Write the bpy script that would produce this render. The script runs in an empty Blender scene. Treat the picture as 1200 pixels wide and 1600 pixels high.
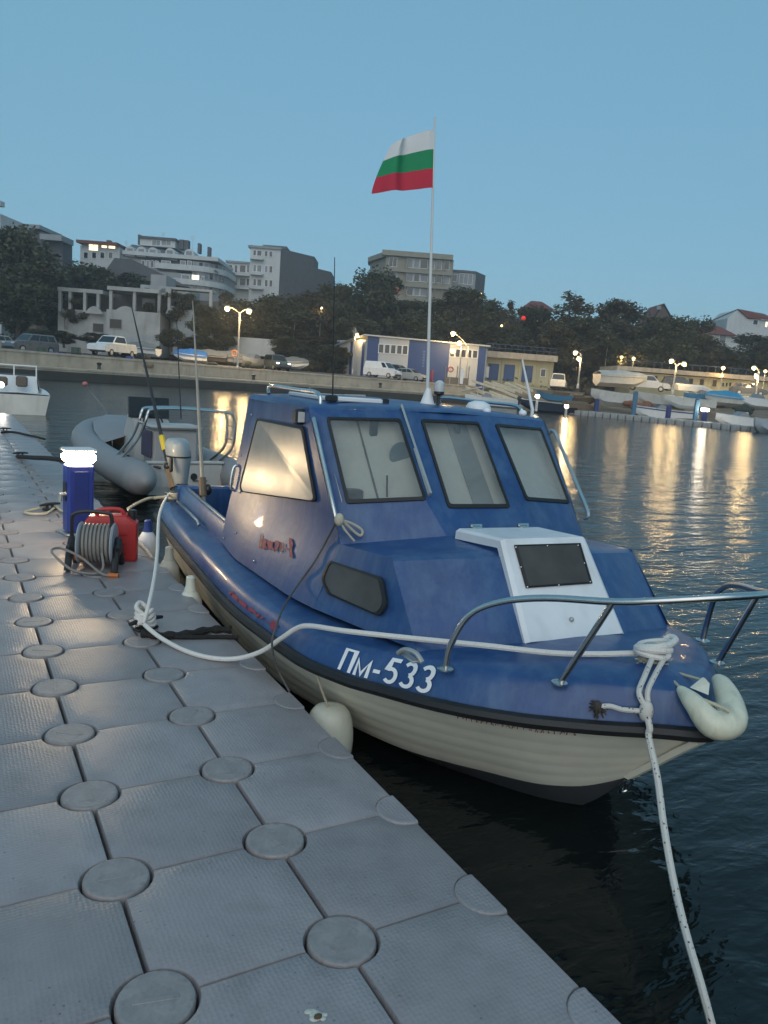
import bpy, math, random
from mathutils import Vector, Matrix
random.seed(7)
SC = bpy.context.scene
COL = SC.collection

# ------------------------------------------------------------------ camera
CAM = Vector((-0.41297, -1.63449, 1.50609))
R_ = Vector((0.87006294, -0.48722484, 0.07484945))
U_ = Vector((0.01743612, 0.18216642, 0.9831131))
F_ = Vector((0.49263218, 0.85406519, -0.16699156))
FOC = 1200.0
cd = bpy.data.cameras.new("camera")
cd.sensor_fit = 'VERTICAL'; cd.sensor_height = 24.0
cd.lens = 24.0 * FOC / 1600.0
cd.clip_start = 0.05; cd.clip_end = 3000
cam = bpy.data.objects.new("camera", cd); COL.objects.link(cam)
cam.matrix_world = Matrix(((R_.x, U_.x, -F_.x, CAM.x), (R_.y, U_.y, -F_.y, CAM.y), (R_.z, U_.z, -F_.z, CAM.z), (0, 0, 0, 1)))
SC.camera = cam

# ------------------------------------------------------------------ world, sun, exposure
SUN_EL, SUN_AZ = math.radians(32.0), math.radians(215.0)      # soft evening glow, behind the camera (azimuth from +Y, clockwise)
w = bpy.data.worlds.new("World"); SC.world = w; w.use_nodes = True
nt = w.node_tree
bg = nt.nodes["Background"]
sky = nt.nodes.new("ShaderNodeTexSky"); sky.sky_type = 'NISHITA'; sky.sun_disc = False
sky.sun_elevation = SUN_EL; sky.sun_rotation = SUN_AZ
sky.air_density = 1.0; sky.dust_density = 0.6; sky.ozone_density = 2.0
mixs = nt.nodes.new("ShaderNodeMix"); mixs.data_type = 'RGBA'; mixs.inputs[0].default_value = 0.72
mixs.inputs[7].default_value = (1.50, 3.58, 4.85, 1)              # even dusk haze over the whole dome
nt.links.new(sky.outputs[0], mixs.inputs[6]); nt.links.new(mixs.outputs[2], bg.inputs[0]); bg.inputs[1].default_value = 0.10
sl = bpy.data.lights.new("sun", 'SUN'); sl.energy = 1.05; sl.angle = math.radians(70); sl.color = (1.0, 0.90, 0.80)
so = bpy.data.objects.new("sun", sl); COL.objects.link(so)
sd = Vector((math.sin(SUN_AZ) * math.cos(SUN_EL), math.cos(SUN_AZ) * math.cos(SUN_EL), math.sin(SUN_EL)))
so.rotation_euler = (-sd).to_track_quat('-Z', 'Y').to_euler(); so.location = (0, -20, 30)
SC.view_settings.view_transform = 'Standard'; SC.view_settings.look = 'None'
SC.view_settings.exposure = 0.32; SC.view_settings.gamma = 1.0
SC.cycles.use_denoising = True
SC.cycles.max_bounces = 8
SC.cycles.sample_clamp_indirect = 4.0
SC.cycles.use_adaptive_sampling = True; SC.cycles.adaptive_threshold = 0.015

# ------------------------------------------------------------------ coordinate helpers
ZW = -0.33                                                   # water level; z = 0 is the top of the floating dock
VH = Vector((F_.x, F_.y, 0)).normalized(); UH = Vector((VH.y, -VH.x, 0))
def wp(U, V, z):                                             # across, away, height -> world
    p = CAM + UH * U + VH * V; return Vector((p.x, p.y, z))
def ray(u, v): return F_ + R_ * ((u - 600) / FOC) - U_ * ((v - 800) / FOC)
def at(u, v, V):                                             # point on the sight line of photo pixel u,v at V metres away
    d = ray(u, v); return CAM + d * (V / d.dot(VH))
def at_z(u, v, z):
    d = ray(u, v); return CAM + d * ((z - CAM.z) / d.z)
def uvz(p):
    q = p - CAM; return (q.dot(UH), q.dot(VH), p.z)
def rect(u0, u1, v0, v1, V):                                 # photo rectangle -> across and height range at V metres
    vm, um = (v0 + v1) / 2, (u0 + u1) / 2
    return uvz(at(u0, vm, V))[0], uvz(at(u1, vm, V))[0], at(um, v1, V).z, at(um, v0, V).z
def lerp(x, xs, ys):
    if x <= xs[0]: return ys[0]
    for i in range(1, len(xs)):
        if x <= xs[i]:
            t = (x - xs[i - 1]) / (xs[i] - xs[i - 1]); return ys[i - 1] + t * (ys[i] - ys[i - 1])
    return ys[-1]

# ------------------------------------------------------------------ materials
MATS = {}
def M(name, col, rough=0.5, metal=0.0, var=0.12, scale=4.0, bump=0.0, bscale=60.0, coat=0.0, emit=0.0, spec=0.5, stain=0.0, ecol=None, chalk=None):
    if name in MATS: return MATS[name]
    m = bpy.data.materials.new(name); m.use_nodes = True
    n = m.node_tree.nodes; l = m.node_tree.links; b = n["Principled BSDF"]
    b.inputs["Roughness"].default_value = rough; b.inputs["Metallic"].default_value = metal
    b.inputs["Specular IOR Level"].default_value = spec
    b.inputs["Coat Weight"].default_value = coat
    b.inputs["Base Color"].default_value = (*col, 1)
    tc = n.new("ShaderNodeTexCoord")
    if var > 0 or stain > 0:
        nz = n.new("ShaderNodeTexNoise"); nz.inputs["Scale"].default_value = scale; nz.inputs["Detail"].default_value = 6; nz.inputs["Roughness"].default_value = 0.62
        l.new(tc.outputs["Object"], nz.inputs["Vector"])
        r = n.new("ShaderNodeMapRange"); r.inputs[1].default_value = 0.25; r.inputs[2].default_value = 0.75
        r.inputs[3].default_value = 1 - var; r.inputs[4].default_value = 1 + var
        l.new(nz.outputs["Fac"], r.inputs[0])
        mx = n.new("ShaderNodeMix"); mx.data_type = 'RGBA'; mx.blend_type = 'MULTIPLY'; mx.inputs[0].default_value = 1
        mx.inputs[6].default_value = (*col, 1); l.new(r.outputs[0], mx.inputs[7])
        out = mx.outputs[2]
        if stain > 0:
            n2 = n.new("ShaderNodeTexNoise"); n2.inputs["Scale"].default_value = scale * 2.3; n2.inputs["Detail"].default_value = 8
            mp = n.new("ShaderNodeMapping"); mp.inputs["Scale"].default_value = (1, 1, 0.25); l.new(tc.outputs["Object"], mp.inputs["Vector"]); l.new(mp.outputs[0], n2.inputs["Vector"])
            r2 = n.new("ShaderNodeMapRange"); r2.inputs[1].default_value = 0.5; r2.inputs[2].default_value = 0.78; r2.inputs[4].default_value = stain
            l.new(n2.outputs["Fac"], r2.inputs[0])
            m2 = n.new("ShaderNodeMix"); m2.data_type = 'RGBA'; l.new(r2.outputs[0], m2.inputs[0]); l.new(out, m2.inputs[6])
            m2.inputs[7].default_value = (col[0] * .35 + .03, col[1] * .33 + .025, col[2] * .3 + .02, 1); out = m2.outputs[2]
        if chalk:
            n3 = n.new("ShaderNodeTexNoise"); n3.inputs["Scale"].default_value = 9; n3.inputs["Detail"].default_value = 7; n3.inputs["Roughness"].default_value = .7
            m3 = n.new("ShaderNodeMapping"); m3.inputs["Scale"].default_value = (1, 1, .16); l.new(tc.outputs["Object"], m3.inputs["Vector"]); l.new(m3.outputs[0], n3.inputs["Vector"])
            r3 = n.new("ShaderNodeMapRange"); r3.inputs[1].default_value = .43; r3.inputs[2].default_value = .80; r3.inputs[4].default_value = .75
            l.new(n3.outputs["Fac"], r3.inputs[0])
            m4 = n.new("ShaderNodeMix"); m4.data_type = 'RGBA'; l.new(r3.outputs[0], m4.inputs[0]); l.new(out, m4.inputs[6]); m4.inputs[7].default_value = (*chalk, 1); out = m4.outputs[2]
        l.new(out, b.inputs["Base Color"])
        rr = n.new("ShaderNodeMapRange"); rr.inputs[3].default_value = max(0, rough - 0.08); rr.inputs[4].default_value = min(1, rough + 0.1)
        l.new(nz.outputs["Fac"], rr.inputs[0]); l.new(rr.outputs[0], b.inputs["Roughness"])
    if bump > 0:
        nb = n.new("ShaderNodeTexNoise"); nb.inputs["Scale"].default_value = bscale; nb.inputs["Detail"].default_value = 4
        l.new(tc.outputs["Object"], nb.inputs["Vector"])
        bp = n.new("ShaderNodeBump"); bp.inputs["Strength"].default_value = bump; bp.inputs["Distance"].default_value = 0.01
        l.new(nb.outputs["Fac"], bp.inputs["Height"]); l.new(bp.outputs[0], b.inputs["Normal"])
    if emit > 0:
        b.inputs["Emission Color"].default_value = (*(ecol or col), 1); b.inputs["Emission Strength"].default_value = emit
    MATS[name] = m; return m

def mat_water():
    m = bpy.data.materials.new("sea_water"); m.use_nodes = True
    n = m.node_tree.nodes; l = m.node_tree.links; b = n["Principled BSDF"]
    b.inputs["Base Color"].default_value = (0.006, 0.009, 0.009, 1); b.inputs["Roughness"].default_value = 0.11
    b.inputs["IOR"].default_value = 1.333
    tc = n.new("ShaderNodeTexCoord")
    last = None
    for sc, rot, dist, st, det in (((0.5, 1.7, 1), 0.5, 0.065, 1.0, 3), ((2.8, 6.5, 1), 0.9, 0.017, 1.0, 3), ((10, 19, 1), 0.2, 0.005, 1.0, 2)):
        mp = n.new("ShaderNodeMapping"); mp.inputs["Scale"].default_value = sc; mp.inputs["Rotation"].default_value = (0, 0, rot)
        l.new(tc.outputs["Object"], mp.inputs["Vector"])
        nz = n.new("ShaderNodeTexNoise"); nz.inputs["Scale"].default_value = 1.0; nz.inputs["Detail"].default_value = det; nz.inputs["Distortion"].default_value = 0.6
        l.new(mp.outputs[0], nz.inputs["Vector"])
        bp = n.new("ShaderNodeBump"); bp.inputs["Strength"].default_value = st; bp.inputs["Distance"].default_value = dist
        l.new(nz.outputs["Fac"], bp.inputs["Height"])
        if last: l.new(last.outputs[0], bp.inputs["Normal"])
        last = bp
    l.new(last.outputs[0], b.inputs["Normal"])
    return m

def mat_dock():
    m = M("dock_plastic", (0.290, 0.262, 0.264), 0.34, var=0.16, scale=3.0, stain=0.30, spec=0.45)
    n = m.node_tree.nodes; l = m.node_tree.links; b = n["Principled BSDF"]
    tc = n.new("ShaderNodeTexCoord"); geo = n.new("ShaderNodeNewGeometry")
    vo = n.new("ShaderNodeTexVoronoi"); vo.inputs["Scale"].default_value = 75; vo.inputs["Randomness"].default_value = 0.35
    l.new(geo.outputs["Position"], vo.inputs["Vector"])
    nz = n.new("ShaderNodeTexNoise"); nz.inputs["Scale"].default_value = 260; l.new(geo.outputs["Position"], nz.inputs["Vector"])
    b1 = n.new("ShaderNodeBump"); b1.inputs["Strength"].default_value = 0.5; b1.inputs["Distance"].default_value = 0.004; l.new(vo.outputs["Distance"], b1.inputs["Height"])
    b2 = n.new("ShaderNodeBump"); b2.inputs["Strength"].default_value = 0.25; b2.inputs["Distance"].default_value = 0.002; l.new(nz.outputs["Fac"], b2.inputs["Height"])
    l.new(b1.outputs[0], b2.inputs["Normal"]); l.new(b2.outputs[0], b.inputs["Normal"])
    # each block its own tone, and fine grit
    oi = n.new("ShaderNodeObjectInfo"); mr = n.new("ShaderNodeMapRange"); mr.inputs[3].default_value = .86; mr.inputs[4].default_value = 1.10; l.new(oi.outputs["Random"], mr.inputs[0])
    mm = n.new("ShaderNodeMix"); mm.data_type = 'RGBA'; mm.blend_type = 'MULTIPLY'; mm.inputs[0].default_value = 1
    src0 = b.inputs["Base Color"].links[0].from_socket; l.new(src0, mm.inputs[6]); l.new(mr.outputs[0], mm.inputs[7])
    gv = n.new("ShaderNodeTexVoronoi"); gv.inputs["Scale"].default_value = 34; l.new(geo.outputs["Position"], gv.inputs["Vector"])
    gr = n.new("ShaderNodeMapRange"); gr.inputs[1].default_value = .08; gr.inputs[2].default_value = .13; gr.inputs[3].default_value = .75; gr.inputs[4].default_value = 0; l.new(gv.outputs["Distance"], gr.inputs[0])
    gn = n.new("ShaderNodeTexNoise"); gn.inputs["Scale"].default_value = 5; l.new(geo.outputs["Position"], gn.inputs["Vector"])
    gt = n.new("ShaderNodeMapRange"); gt.inputs[1].default_value = .47; gt.inputs[2].default_value = .60; l.new(gn.outputs["Fac"], gt.inputs[0])
    gm = n.new("ShaderNodeMath"); gm.operation = 'MULTIPLY'; l.new(gr.outputs[0], gm.inputs[0]); l.new(gt.outputs[0], gm.inputs[1])
    m9 = n.new("ShaderNodeMix"); m9.data_type = 'RGBA'; l.new(gm.outputs[0], m9.inputs[0]); l.new(mm.outputs[2], m9.inputs[6]); m9.inputs[7].default_value = (.10, .085, .065, 1)
    l.new(m9.outputs[2], b.inputs["Base Color"])
    # variation by place, so no two blocks carry the same stains
    for nd in n:
        if nd.type == 'TEX_NOISE' and nd is not nz:
            src = nd.inputs["Vector"].links[0].from_node
            if src.type == 'MAPPING': src.inputs["Scale"].default_value = (1, 1, 1); l.new(geo.outputs["Position"], src.inputs["Vector"])
            else: l.new(geo.outputs["Position"], nd.inputs["Vector"])
    return m

def mat_glass(name, tint, refl=1.0):
    m = bpy.data.materials.new(name); m.use_nodes = True
    n = m.node_tree.nodes; l = m.node_tree.links
    for x in list(n):
        if x.type != 'OUTPUT_MATERIAL': n.remove(x)
    out = [x for x in n if x.type == 'OUTPUT_MATERIAL'][0]
    tr = n.new("ShaderNodeBsdfTransparent"); tr.inputs[0].default_value = (*tint, 1)
    gl = n.new("ShaderNodeBsdfGlossy"); gl.inputs["Roughness"].default_value = 0.03
    lw = n.new("ShaderNodeLayerWeight"); lw.inputs[0].default_value = 0.5
    pw = n.new("ShaderNodeMath"); pw.operation = 'POWER'; pw.inputs[1].default_value = 4.0; l.new(lw.outputs["Facing"], pw.inputs[0])
    fr = n.new("ShaderNodeMapRange"); fr.inputs[3].default_value = 0.045; fr.inputs[4].default_value = 0.95; l.new(pw.outputs[0], fr.inputs[0])
    df = n.new("ShaderNodeBsdfDiffuse"); df.inputs[0].default_value = (0.5, 0.5, 0.48, 1)
    nz = n.new("ShaderNodeTexNoise"); nz.inputs["Scale"].default_value = 5; nz.inputs["Detail"].default_value = 8
    tc = n.new("ShaderNodeTexCoord"); l.new(tc.outputs["Object"], nz.inputs["Vector"])
    mr = n.new("ShaderNodeMapRange"); mr.inputs[1].default_value = 0.35; mr.inputs[2].default_value = 0.8; mr.inputs[3].default_value = 0.04; mr.inputs[4].default_value = 0.2
    l.new(nz.outputs["Fac"], mr.inputs[0])
    m0 = n.new("ShaderNodeMixShader"); l.new(mr.outputs[0], m0.inputs[0]); l.new(tr.outputs[0], m0.inputs[1]); l.new(df.outputs[0], m0.inputs[2])
    mx = n.new("ShaderNodeMixShader"); l.new(fr.outputs[0], mx.inputs[0]); l.new(m0.outputs[0], mx.inputs[1]); l.new(gl.outputs[0], mx.inputs[2])
    l.new(mx.outputs[0], out.inputs[0]); return m

def mat_rope(name, col, fleck, scale):
    m = bpy.data.materials.new(name); m.use_nodes = True
    n = m.node_tree.nodes; l = m.node_tree.links; b = n["Principled BSDF"]; b.inputs["Roughness"].default_value = 0.8
    tc = n.new("ShaderNodeTexCoord")
    vo = n.new("ShaderNodeTexVoronoi"); vo.inputs["Scale"].default_value = scale; l.new(tc.outputs["Object"], vo.inputs["Vector"])
    r = n.new("ShaderNodeValToRGB"); r.color_ramp.elements[0].position = 0.14; r.color_ramp.elements[1].position = 0.24
    r.color_ramp.elements[0].color = (*fleck, 1); r.color_ramp.elements[1].color = (*col, 1)
    l.new(vo.outputs["Distance"], r.inputs[0]); l.new(r.outputs[0], b.inputs["Base Color"])
    nz = n.new("ShaderNodeTexNoise"); nz.inputs["Scale"].default_value = 220; l.new(tc.outputs["Object"], nz.inputs["Vector"])
    bp = n.new("ShaderNodeBump"); bp.inputs["Strength"].default_value = 0.7; bp.inputs["Distance"].default_value = 0.004
    l.new(nz.outputs["Fac"], bp.inputs["Height"]); l.new(bp.outputs[0], b.inputs["Normal"])
    return m

def mat_leaf(name, c0, c1):
    m = bpy.data.materials.new(name); m.use_nodes = True
    n = m.node_tree.nodes; l = m.node_tree.links; b = n["Principled BSDF"]; b.inputs["Roughness"].default_value = 0.75; b.inputs["Specular IOR Level"].default_value = 0.2
    geo = n.new("ShaderNodeNewGeometry"); nz = n.new("ShaderNodeTexNoise"); nz.inputs["Scale"].default_value = 0.6; nz.inputs["Detail"].default_value = 5
    l.new(geo.outputs["Position"], nz.inputs["Vector"])
    r = n.new("ShaderNodeValToRGB"); r.color_ramp.elements[0].position = 0.35; r.color_ramp.elements[1].position = 0.68
    r.color_ramp.elements[0].color = (*c0, 1); r.color_ramp.elements[1].color = (*c1, 1)
    l.new(nz.outputs["Fac"], r.inputs[0]); l.new(r.outputs[0], b.inputs["Base Color"]); return m

# ------------------------------------------------------------------ mesh builder
class MB:
    def __init__(s): s.v = []; s.f = []
    def add(s, vs, fs):
        o = len(s.v); s.v += [tuple(x) for x in vs]; s.f += [tuple(i + o for i in f) for f in fs]; return s
    def box(s, x0, x1, y0, y1, z0, z1, b=0.0):
        if x0 > x1: x0, x1 = x1, x0
        if y0 > y1: y0, y1 = y1, y0
        if z0 > z1: z0, z1 = z1, z0
        b = min(b, (x1 - x0) / 2.2, (y1 - y0) / 2.2, (z1 - z0) / 2.2)
        if b <= 0:
            return s.add([(x0, y0, z0), (x1, y0, z0), (x1, y1, z0), (x0, y1, z0), (x0, y0, z1), (x1, y0, z1), (x1, y1, z1), (x0, y1, z1)],
                         [(3, 2, 1, 0), (4, 5, 6, 7), (0, 1, 5, 4), (1, 2, 6, 5), (2, 3, 7, 6), (3, 0, 4, 7)])
        def ring(x0, x1, y0, y1, c, z):
            return [(x0 + c, y0, z), (x1 - c, y0, z), (x1, y0 + c, z), (x1, y1 - c, z), (x1 - c, y1, z), (x0 + c, y1, z), (x0, y1 - c, z), (x0, y0 + c, z)]
        R = [ring(x0 + b, x1 - b, y0 + b, y1 - b, b * .4, z0), ring(x0, x1, y0, y1, b, z0 + b), ring(x0, x1, y0, y1, b, z1 - b), ring(x0 + b, x1 - b, y0 + b, y1 - b, b * .4, z1)]
        return s.loft(R, True, True, True)
    def loft(s, rings, closed=True, cap0=False, cap1=False):
        n = len(rings[0]); vs = [p for r in rings for p in r]; fs = []
        for i in range(len(rings) - 1):
            for j in range(n if closed else n - 1):
                k = (j + 1) % n
                fs.append((i * n + j, i * n + k, (i + 1) * n + k, (i + 1) * n + j))
        if cap0: fs.append(tuple(range(n - 1, -1, -1)))
        if cap1: fs.append(tuple((len(rings) - 1) * n + j for j in range(n)))
        return s.add(vs, fs)
    def tube(s, pts, r, n=8, cap=True):
        P = [Vector(p) for p in pts]; rs = r if isinstance(r, (list, tuple)) else [r] * len(P)
        rings = []; nrm = None
        for i, p in enumerate(P):
            t = ((P[i + 1] - p) if i == 0 else (p - P[i - 1]) if i == len(P) - 1 else (P[i + 1] - p).normalized() + (p - P[i - 1]).normalized())
            t = t.normalized() if t.length > 1e-9 else Vector((0, 0, 1))
            if nrm is None:
                a = Vector((0, 0, 1)) if abs(t.z) < 0.9 else Vector((1, 0, 0)); nrm = t.cross(a).normalized()
            else:
                nrm = (nrm - t * nrm.dot(t)); nrm = nrm.normalized() if nrm.length > 1e-6 else t.orthogonal().normalized()
            bn = t.cross(nrm)
            rings.append([p + (nrm * math.cos(2 * math.pi * k / n) + bn * math.sin(2 * math.pi * k / n)) * rs[i] for k in range(n)])
        return s.loft(rings, True, cap, cap)
    def lathe(s, prof, c=(0, 0, 0), n=16, axis='Z'):
        rings = []
        for r, h in prof:
            ring = []
            for k in range(n):
                a = 2 * math.pi * k / n; x, y = r * math.cos(a), r * math.sin(a)
                q = (x, y, h) if axis == 'Z' else (h, x, y) if axis == 'X' else (y, h, x)
                ring.append((c[0] + q[0], c[1] + q[1], c[2] + q[2]))
            rings.append(ring)
        return s.loft(rings, True, True, True)
    def ball(s, c, rx, ry=None, rz=None, n=12, m=8):
        ry = ry or rx; rz = rz or rx
        rings = [[(c[0] + rx * math.sin(t) * math.cos(a), c[1] + ry * math.sin(t) * math.sin(a), c[2] + rz * math.cos(t)) for a in [2 * math.pi * k / n for k in range(n)]]
                 for t in [0.03 + (math.pi - 0.06) * i / m for i in range(m, -1, -1)]]
        return s.loft(rings, True, True, True)
    def poly(s, pts): return s.add(pts, [tuple(range(len(pts)))])
    def prism(s, poly, off):                                  # polygon + extrusion vector
        off = Vector(off); P = [Vector(p) for p in poly]; Q = [p + off for p in P]
        return s.loft([P, Q], True, True, True)
    def build(s, name, mat, parent=None, smooth=40, loc=None, rz=None):
        me = bpy.data.meshes.new(name); me.from_pydata(s.v, [], s.f); me.validate()
        import bmesh
        bm = bmesh.new(); bm.from_mesh(me); bmesh.ops.recalc_face_normals(bm, faces=bm.faces); bm.to_mesh(me); bm.free()
        if smooth:
            for p in me.polygons: p.use_smooth = True
            me.set_sharp_from_angle(angle=math.radians(smooth))
        if mat: me.materials.append(mat)
        o = bpy.data.objects.new(name, me); COL.objects.link(o)
        if parent: o.parent = parent
        if loc is not None: o.location = loc
        if rz is not None: o.rotation_euler = (0, 0, rz)
        return o

def tag(o, label=None, cat=None, group=None, kind=None):
    if label: o["label"] = label
    if cat: o["category"] = cat
    if group: o["group"] = group
    if kind: o["kind"] = kind
    return o
def thing(name, label, cat, loc=(0, 0, 0), rz=0.0, group=None):
    o = bpy.data.objects.new(name, None); COL.objects.link(o); o.location = loc; o.rotation_euler = (0, 0, rz)
    return tag(o, label, cat, group)
def arc(c, r, a0, a1, n, plane='XZ'):
    out = []
    for i in range(n + 1):
        a = a0 + (a1 - a0) * i / n; x, y = r * math.cos(a), r * math.sin(a)
        out.append((c[0] + x, c[1], c[2] + y) if plane == 'XZ' else (c[0] + x, c[1] + y, c[2]) if plane == 'XY' else (c[0], c[1] + x, c[2] + y))
    return out
def smooth_path(pts, k=6):                                    # Catmull-Rom
    P = [Vector(p) for p in pts]; out = []
    for i in range(len(P) - 1):
        p0 = P[max(i - 1, 0)]; p1 = P[i]; p2 = P[i + 1]; p3 = P[min(i + 2, len(P) - 1)]
        for j in range(k):
            t = j / k
            out.append(0.5 * ((2 * p1) + (p2 - p0) * t + (2 * p0 - 5 * p1 + 4 * p2 - p3) * t * t + (3 * p1 - p0 - 3 * p2 + p3) * t ** 3))
    out.append(P[-1]); return out

steel = M("stainless_steel", (0.55, 0.55, 0.54), 0.22, 1.0, var=0.08, scale=12)
black = M("black_rubber", (0.012, 0.012, 0.013), 0.55, var=0.2, scale=8, bump=0.15)
blackpl = M("black_plastic", (0.018, 0.018, 0.02), 0.4, var=0.15)
blue = M("boat_blue_paint", (0.016, 0.060, 0.185), 0.40, var=0.22, scale=2.2, bump=0.10, bscale=25, coat=0.10, stain=0.16, chalk=(.085, .155, .27))
white = M("white_gelcoat", (0.74, 0.75, 0.75), 0.38, var=0.05, scale=3, bump=0.03, bscale=30, stain=0.05)
cream = M("cream_hull_paint", (0.82, 0.775, 0.64), 0.45, var=0.10, scale=2.5, stain=0.12)
fend = M("fender_vinyl", (0.66, 0.65, 0.55), 0.45, var=0.10, scale=6, stain=0.25)
greyvinyl = M("grey_vinyl", (0.34, 0.35, 0.37), 0.5, var=0.1, scale=3, bump=0.05)
concrete = M("quay_concrete", (0.42, 0.36, 0.28), 0.9, var=0.25, scale=0.9, bump=0.4, bscale=5, stain=0.5)
wet = M("wet_concrete", (0.045, 0.04, 0.033), 0.6, var=0.35, scale=1.2, bump=0.4, bscale=5)
asphalt = M("road_asphalt", (0.11, 0.10, 0.088), 0.9, var=0.2, scale=1.5, bump=0.3, bscale=20)
dirt = M("shore_dirt", (0.19, 0.145, 0.10), 0.95, var=0.35, scale=0.7, bump=0.5, bscale=3, stain=0.3)
hillm = M("hill_earth", (0.05, 0.05, 0.035), 0.95, var=0.4, scale=0.25, bump=0.5, bscale=1)
glassd = M("dark_window_glass", (0.012, 0.014, 0.018), 0.08, var=0.1, spec=0.7)
wallw = M("white_plaster", (0.50, 0.52, 0.52), 0.85, var=0.10, scale=0.5, stain=0.22)
wallt = M("stained_white_plaster", (0.33, 0.345, 0.35), 0.9, var=0.22, scale=0.45, bump=0.3, bscale=3, stain=0.45)
wallg = M("grey_plaster", (0.26, 0.275, 0.29), 0.85, var=0.14, scale=0.5, stain=0.2)
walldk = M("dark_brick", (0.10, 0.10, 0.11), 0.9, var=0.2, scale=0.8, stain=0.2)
wallb = M("beige_plaster", (0.27, 0.25, 0.20), 0.85, var=0.12, scale=0.5, stain=0.2)
wally = M("yellow_plaster", (0.42, 0.40, 0.27), 0.85, var=0.10, scale=0.6, stain=0.15)
redroof = M("red_roof_tile", (0.16, 0.045, 0.035), 0.8, var=0.3, scale=3, bump=0.6, bscale=6)
slate = M("slate_roof", (0.10, 0.105, 0.12), 0.7, var=0.2, scale=2)
cladw = M("white_cladding", (0.42, 0.44, 0.46), 0.55, var=0.06, scale=0.6, stain=0.1)
cladb = M("blue_cladding", (0.022, 0.052, 0.17), 0.5, var=0.10, scale=0.8, stain=0.1)
galv = M("galvanised_steel", (0.45, 0.45, 0.43), 0.45, 0.6, var=0.12, scale=6)
warmglow = M("warm_lamp_globe", (1, 1, 1), 0.4, var=0, emit=3.2, ecol=(1.0, 0.72, 0.22))
coolglow = M("white_lamp_globe", (1, 1, 1), 0.4, var=0, emit=5.0, ecol=(1.0, 0.86, 0.55))
litwin = M("lit_window", (0.9, 0.8, 0.6), 0.4, var=0, emit=1.6, ecol=(1.0, 0.80, 0.48))
tyre = M("tyre_rubber", (0.014, 0.014, 0.014), 0.8, var=0.2)

# ================================================================== SETTING: water
water = MB().poly([(-400, -60, 0), (400, -60, 0), (400, 420, 0), (-400, 420, 0)]).build("water", mat_water(), smooth=0, loc=(0, 0, ZW))
water["kind"] = "structure"

# ================================================================== FLOATING DOCK
dockm = mat_dock()
dock = thing("floating_dock", "grey floating pontoon of dimpled plastic blocks joined by round pins, beside the blue motor boat", "floating dock", (0, 0, 0))
def outline(hx, hy, r, ins):
    pts = []
    x, y = hx - ins, hy - ins; rr = r + ins
    for cx, cy, a0 in ((hx, hy, math.pi), (-hx, hy, 1.5 * math.pi), (-hx, -hy, 0.0), (hx, -hy, .5 * math.pi)):
        # concave corner arcs, walked so that the outline stays counter-clockwise
        seg = []
        for i in range(7):
            a = a0 + (math.pi / 2) * (6 - i) / 6 if True else 0
            px, py = cx + rr * math.cos(a), cy + rr * math.sin(a)
            seg.append((max(-x, min(x, px)), max(-y, min(y, py))))
        pts += seg
    return pts
def make_block():
    mb = MB(); hx, hy = 0.2450, 0.2493; r = 0.0985
    rings = []
    for ins, z in ((0.004, -0.40), (0.0, -0.38), (0.0, -0.013), (0.004, -0.004), (0.014, 0.0), (0.06, 0.0035), (0.13, 0.0065)):
        rings.append([(x, y, z) for x, y in outline(hx, hy, r, ins)])
    mb.loft(rings, True, True, True)
    return mb
def make_pin(half=False):
    mb = MB(); n = 28
    prof = [(0.094, -0.05), (0.0958, -0.006), (0.092, 0.0005), (0.086, 0.0025), (0.078, 0.0012), (0.05, 0.002)]
    rings = []
    for r, z in prof:
        ring = []
        for k in range(n):
            a = 2 * math.pi * k / n; x, y = r * math.cos(a), r * math.sin(a)
            ring.append((min(x, 0.012) if half else x, y, z))
        rings.append(ring)
    mb.loft(rings, True, True, True)
    if not half: mb.box(-0.055, 0.055, -0.008, 0.008, 0.000, 0.0032, 0.0015)
    return mb
b0 = make_block().build("float_block", dockm, dock, smooth=35)
pinm = M("pin_plastic", (0.275, 0.246, 0.240), 0.45, var=0.25, scale=14, stain=0.55, bump=.2, bscale=70)
p0 = make_pin().build("connector_pin", pinm, dock, smooth=35)
h0 = make_pin(True).build("edge_pin", dockm, dock, smooth=35)
rb, rp = random.Random(3), random.Random(5)
blocks = [(cx, 0.25 + 0.5 * j) for j in range(-3, 40) for cx in (0.75, 0.25, -0.25, -0.75)]
blocks.sort(key=lambda q: (Vector((q[0], q[1], 0)) - CAM).length)
far = MB(); bsrc = make_block()
first = True
for i, (x, y) in enumerate(blocks):
    dz, tx, ty = rb.uniform(-.002, .002), rb.uniform(-.004, .004), rb.uniform(-.004, .004)
    if i < 99:
        o = b0 if first else b0.copy()
        if not first: COL.objects.link(o); o.parent = dock
        first = False
        o.location = (x, y, dz); o.rotation_euler = (tx, ty, 0)
    else:
        far.add([(a + x, b + y, c + dz) for a, b, c in bsrc.v], bsrc.f)
ff = far.build("float_block_row", dockm, dock, smooth=35); ff["kind"] = "stuff"
pins = [(x, 0.5 * j) for j in range(-2, 40) for x in (0.5, 0.0, -0.5, -1.0)]
pins.sort(key=lambda q: (Vector((q[0], q[1], 0)) - CAM).length)
psrc = make_pin(); fp = MB()
for i, (x, y) in enumerate(pins):
    if i < 70:
        o = p0 if i == 0 else p0.copy()
        if i: COL.objects.link(o); o.parent = dock
        o.location = (x, y, rp.uniform(-.001, .002)); o.rotation_euler = (rp.uniform(-.02, .02), rp.uniform(-.02, .02), rp.uniform(0, 6.28))
    else: fp.add([(a + x, b + y, c) for a, b, c in psrc.v], psrc.f)
fpo = fp.build("connector_pin_row", pinm, dock, smooth=35); fpo["kind"] = "stuff"
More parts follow.
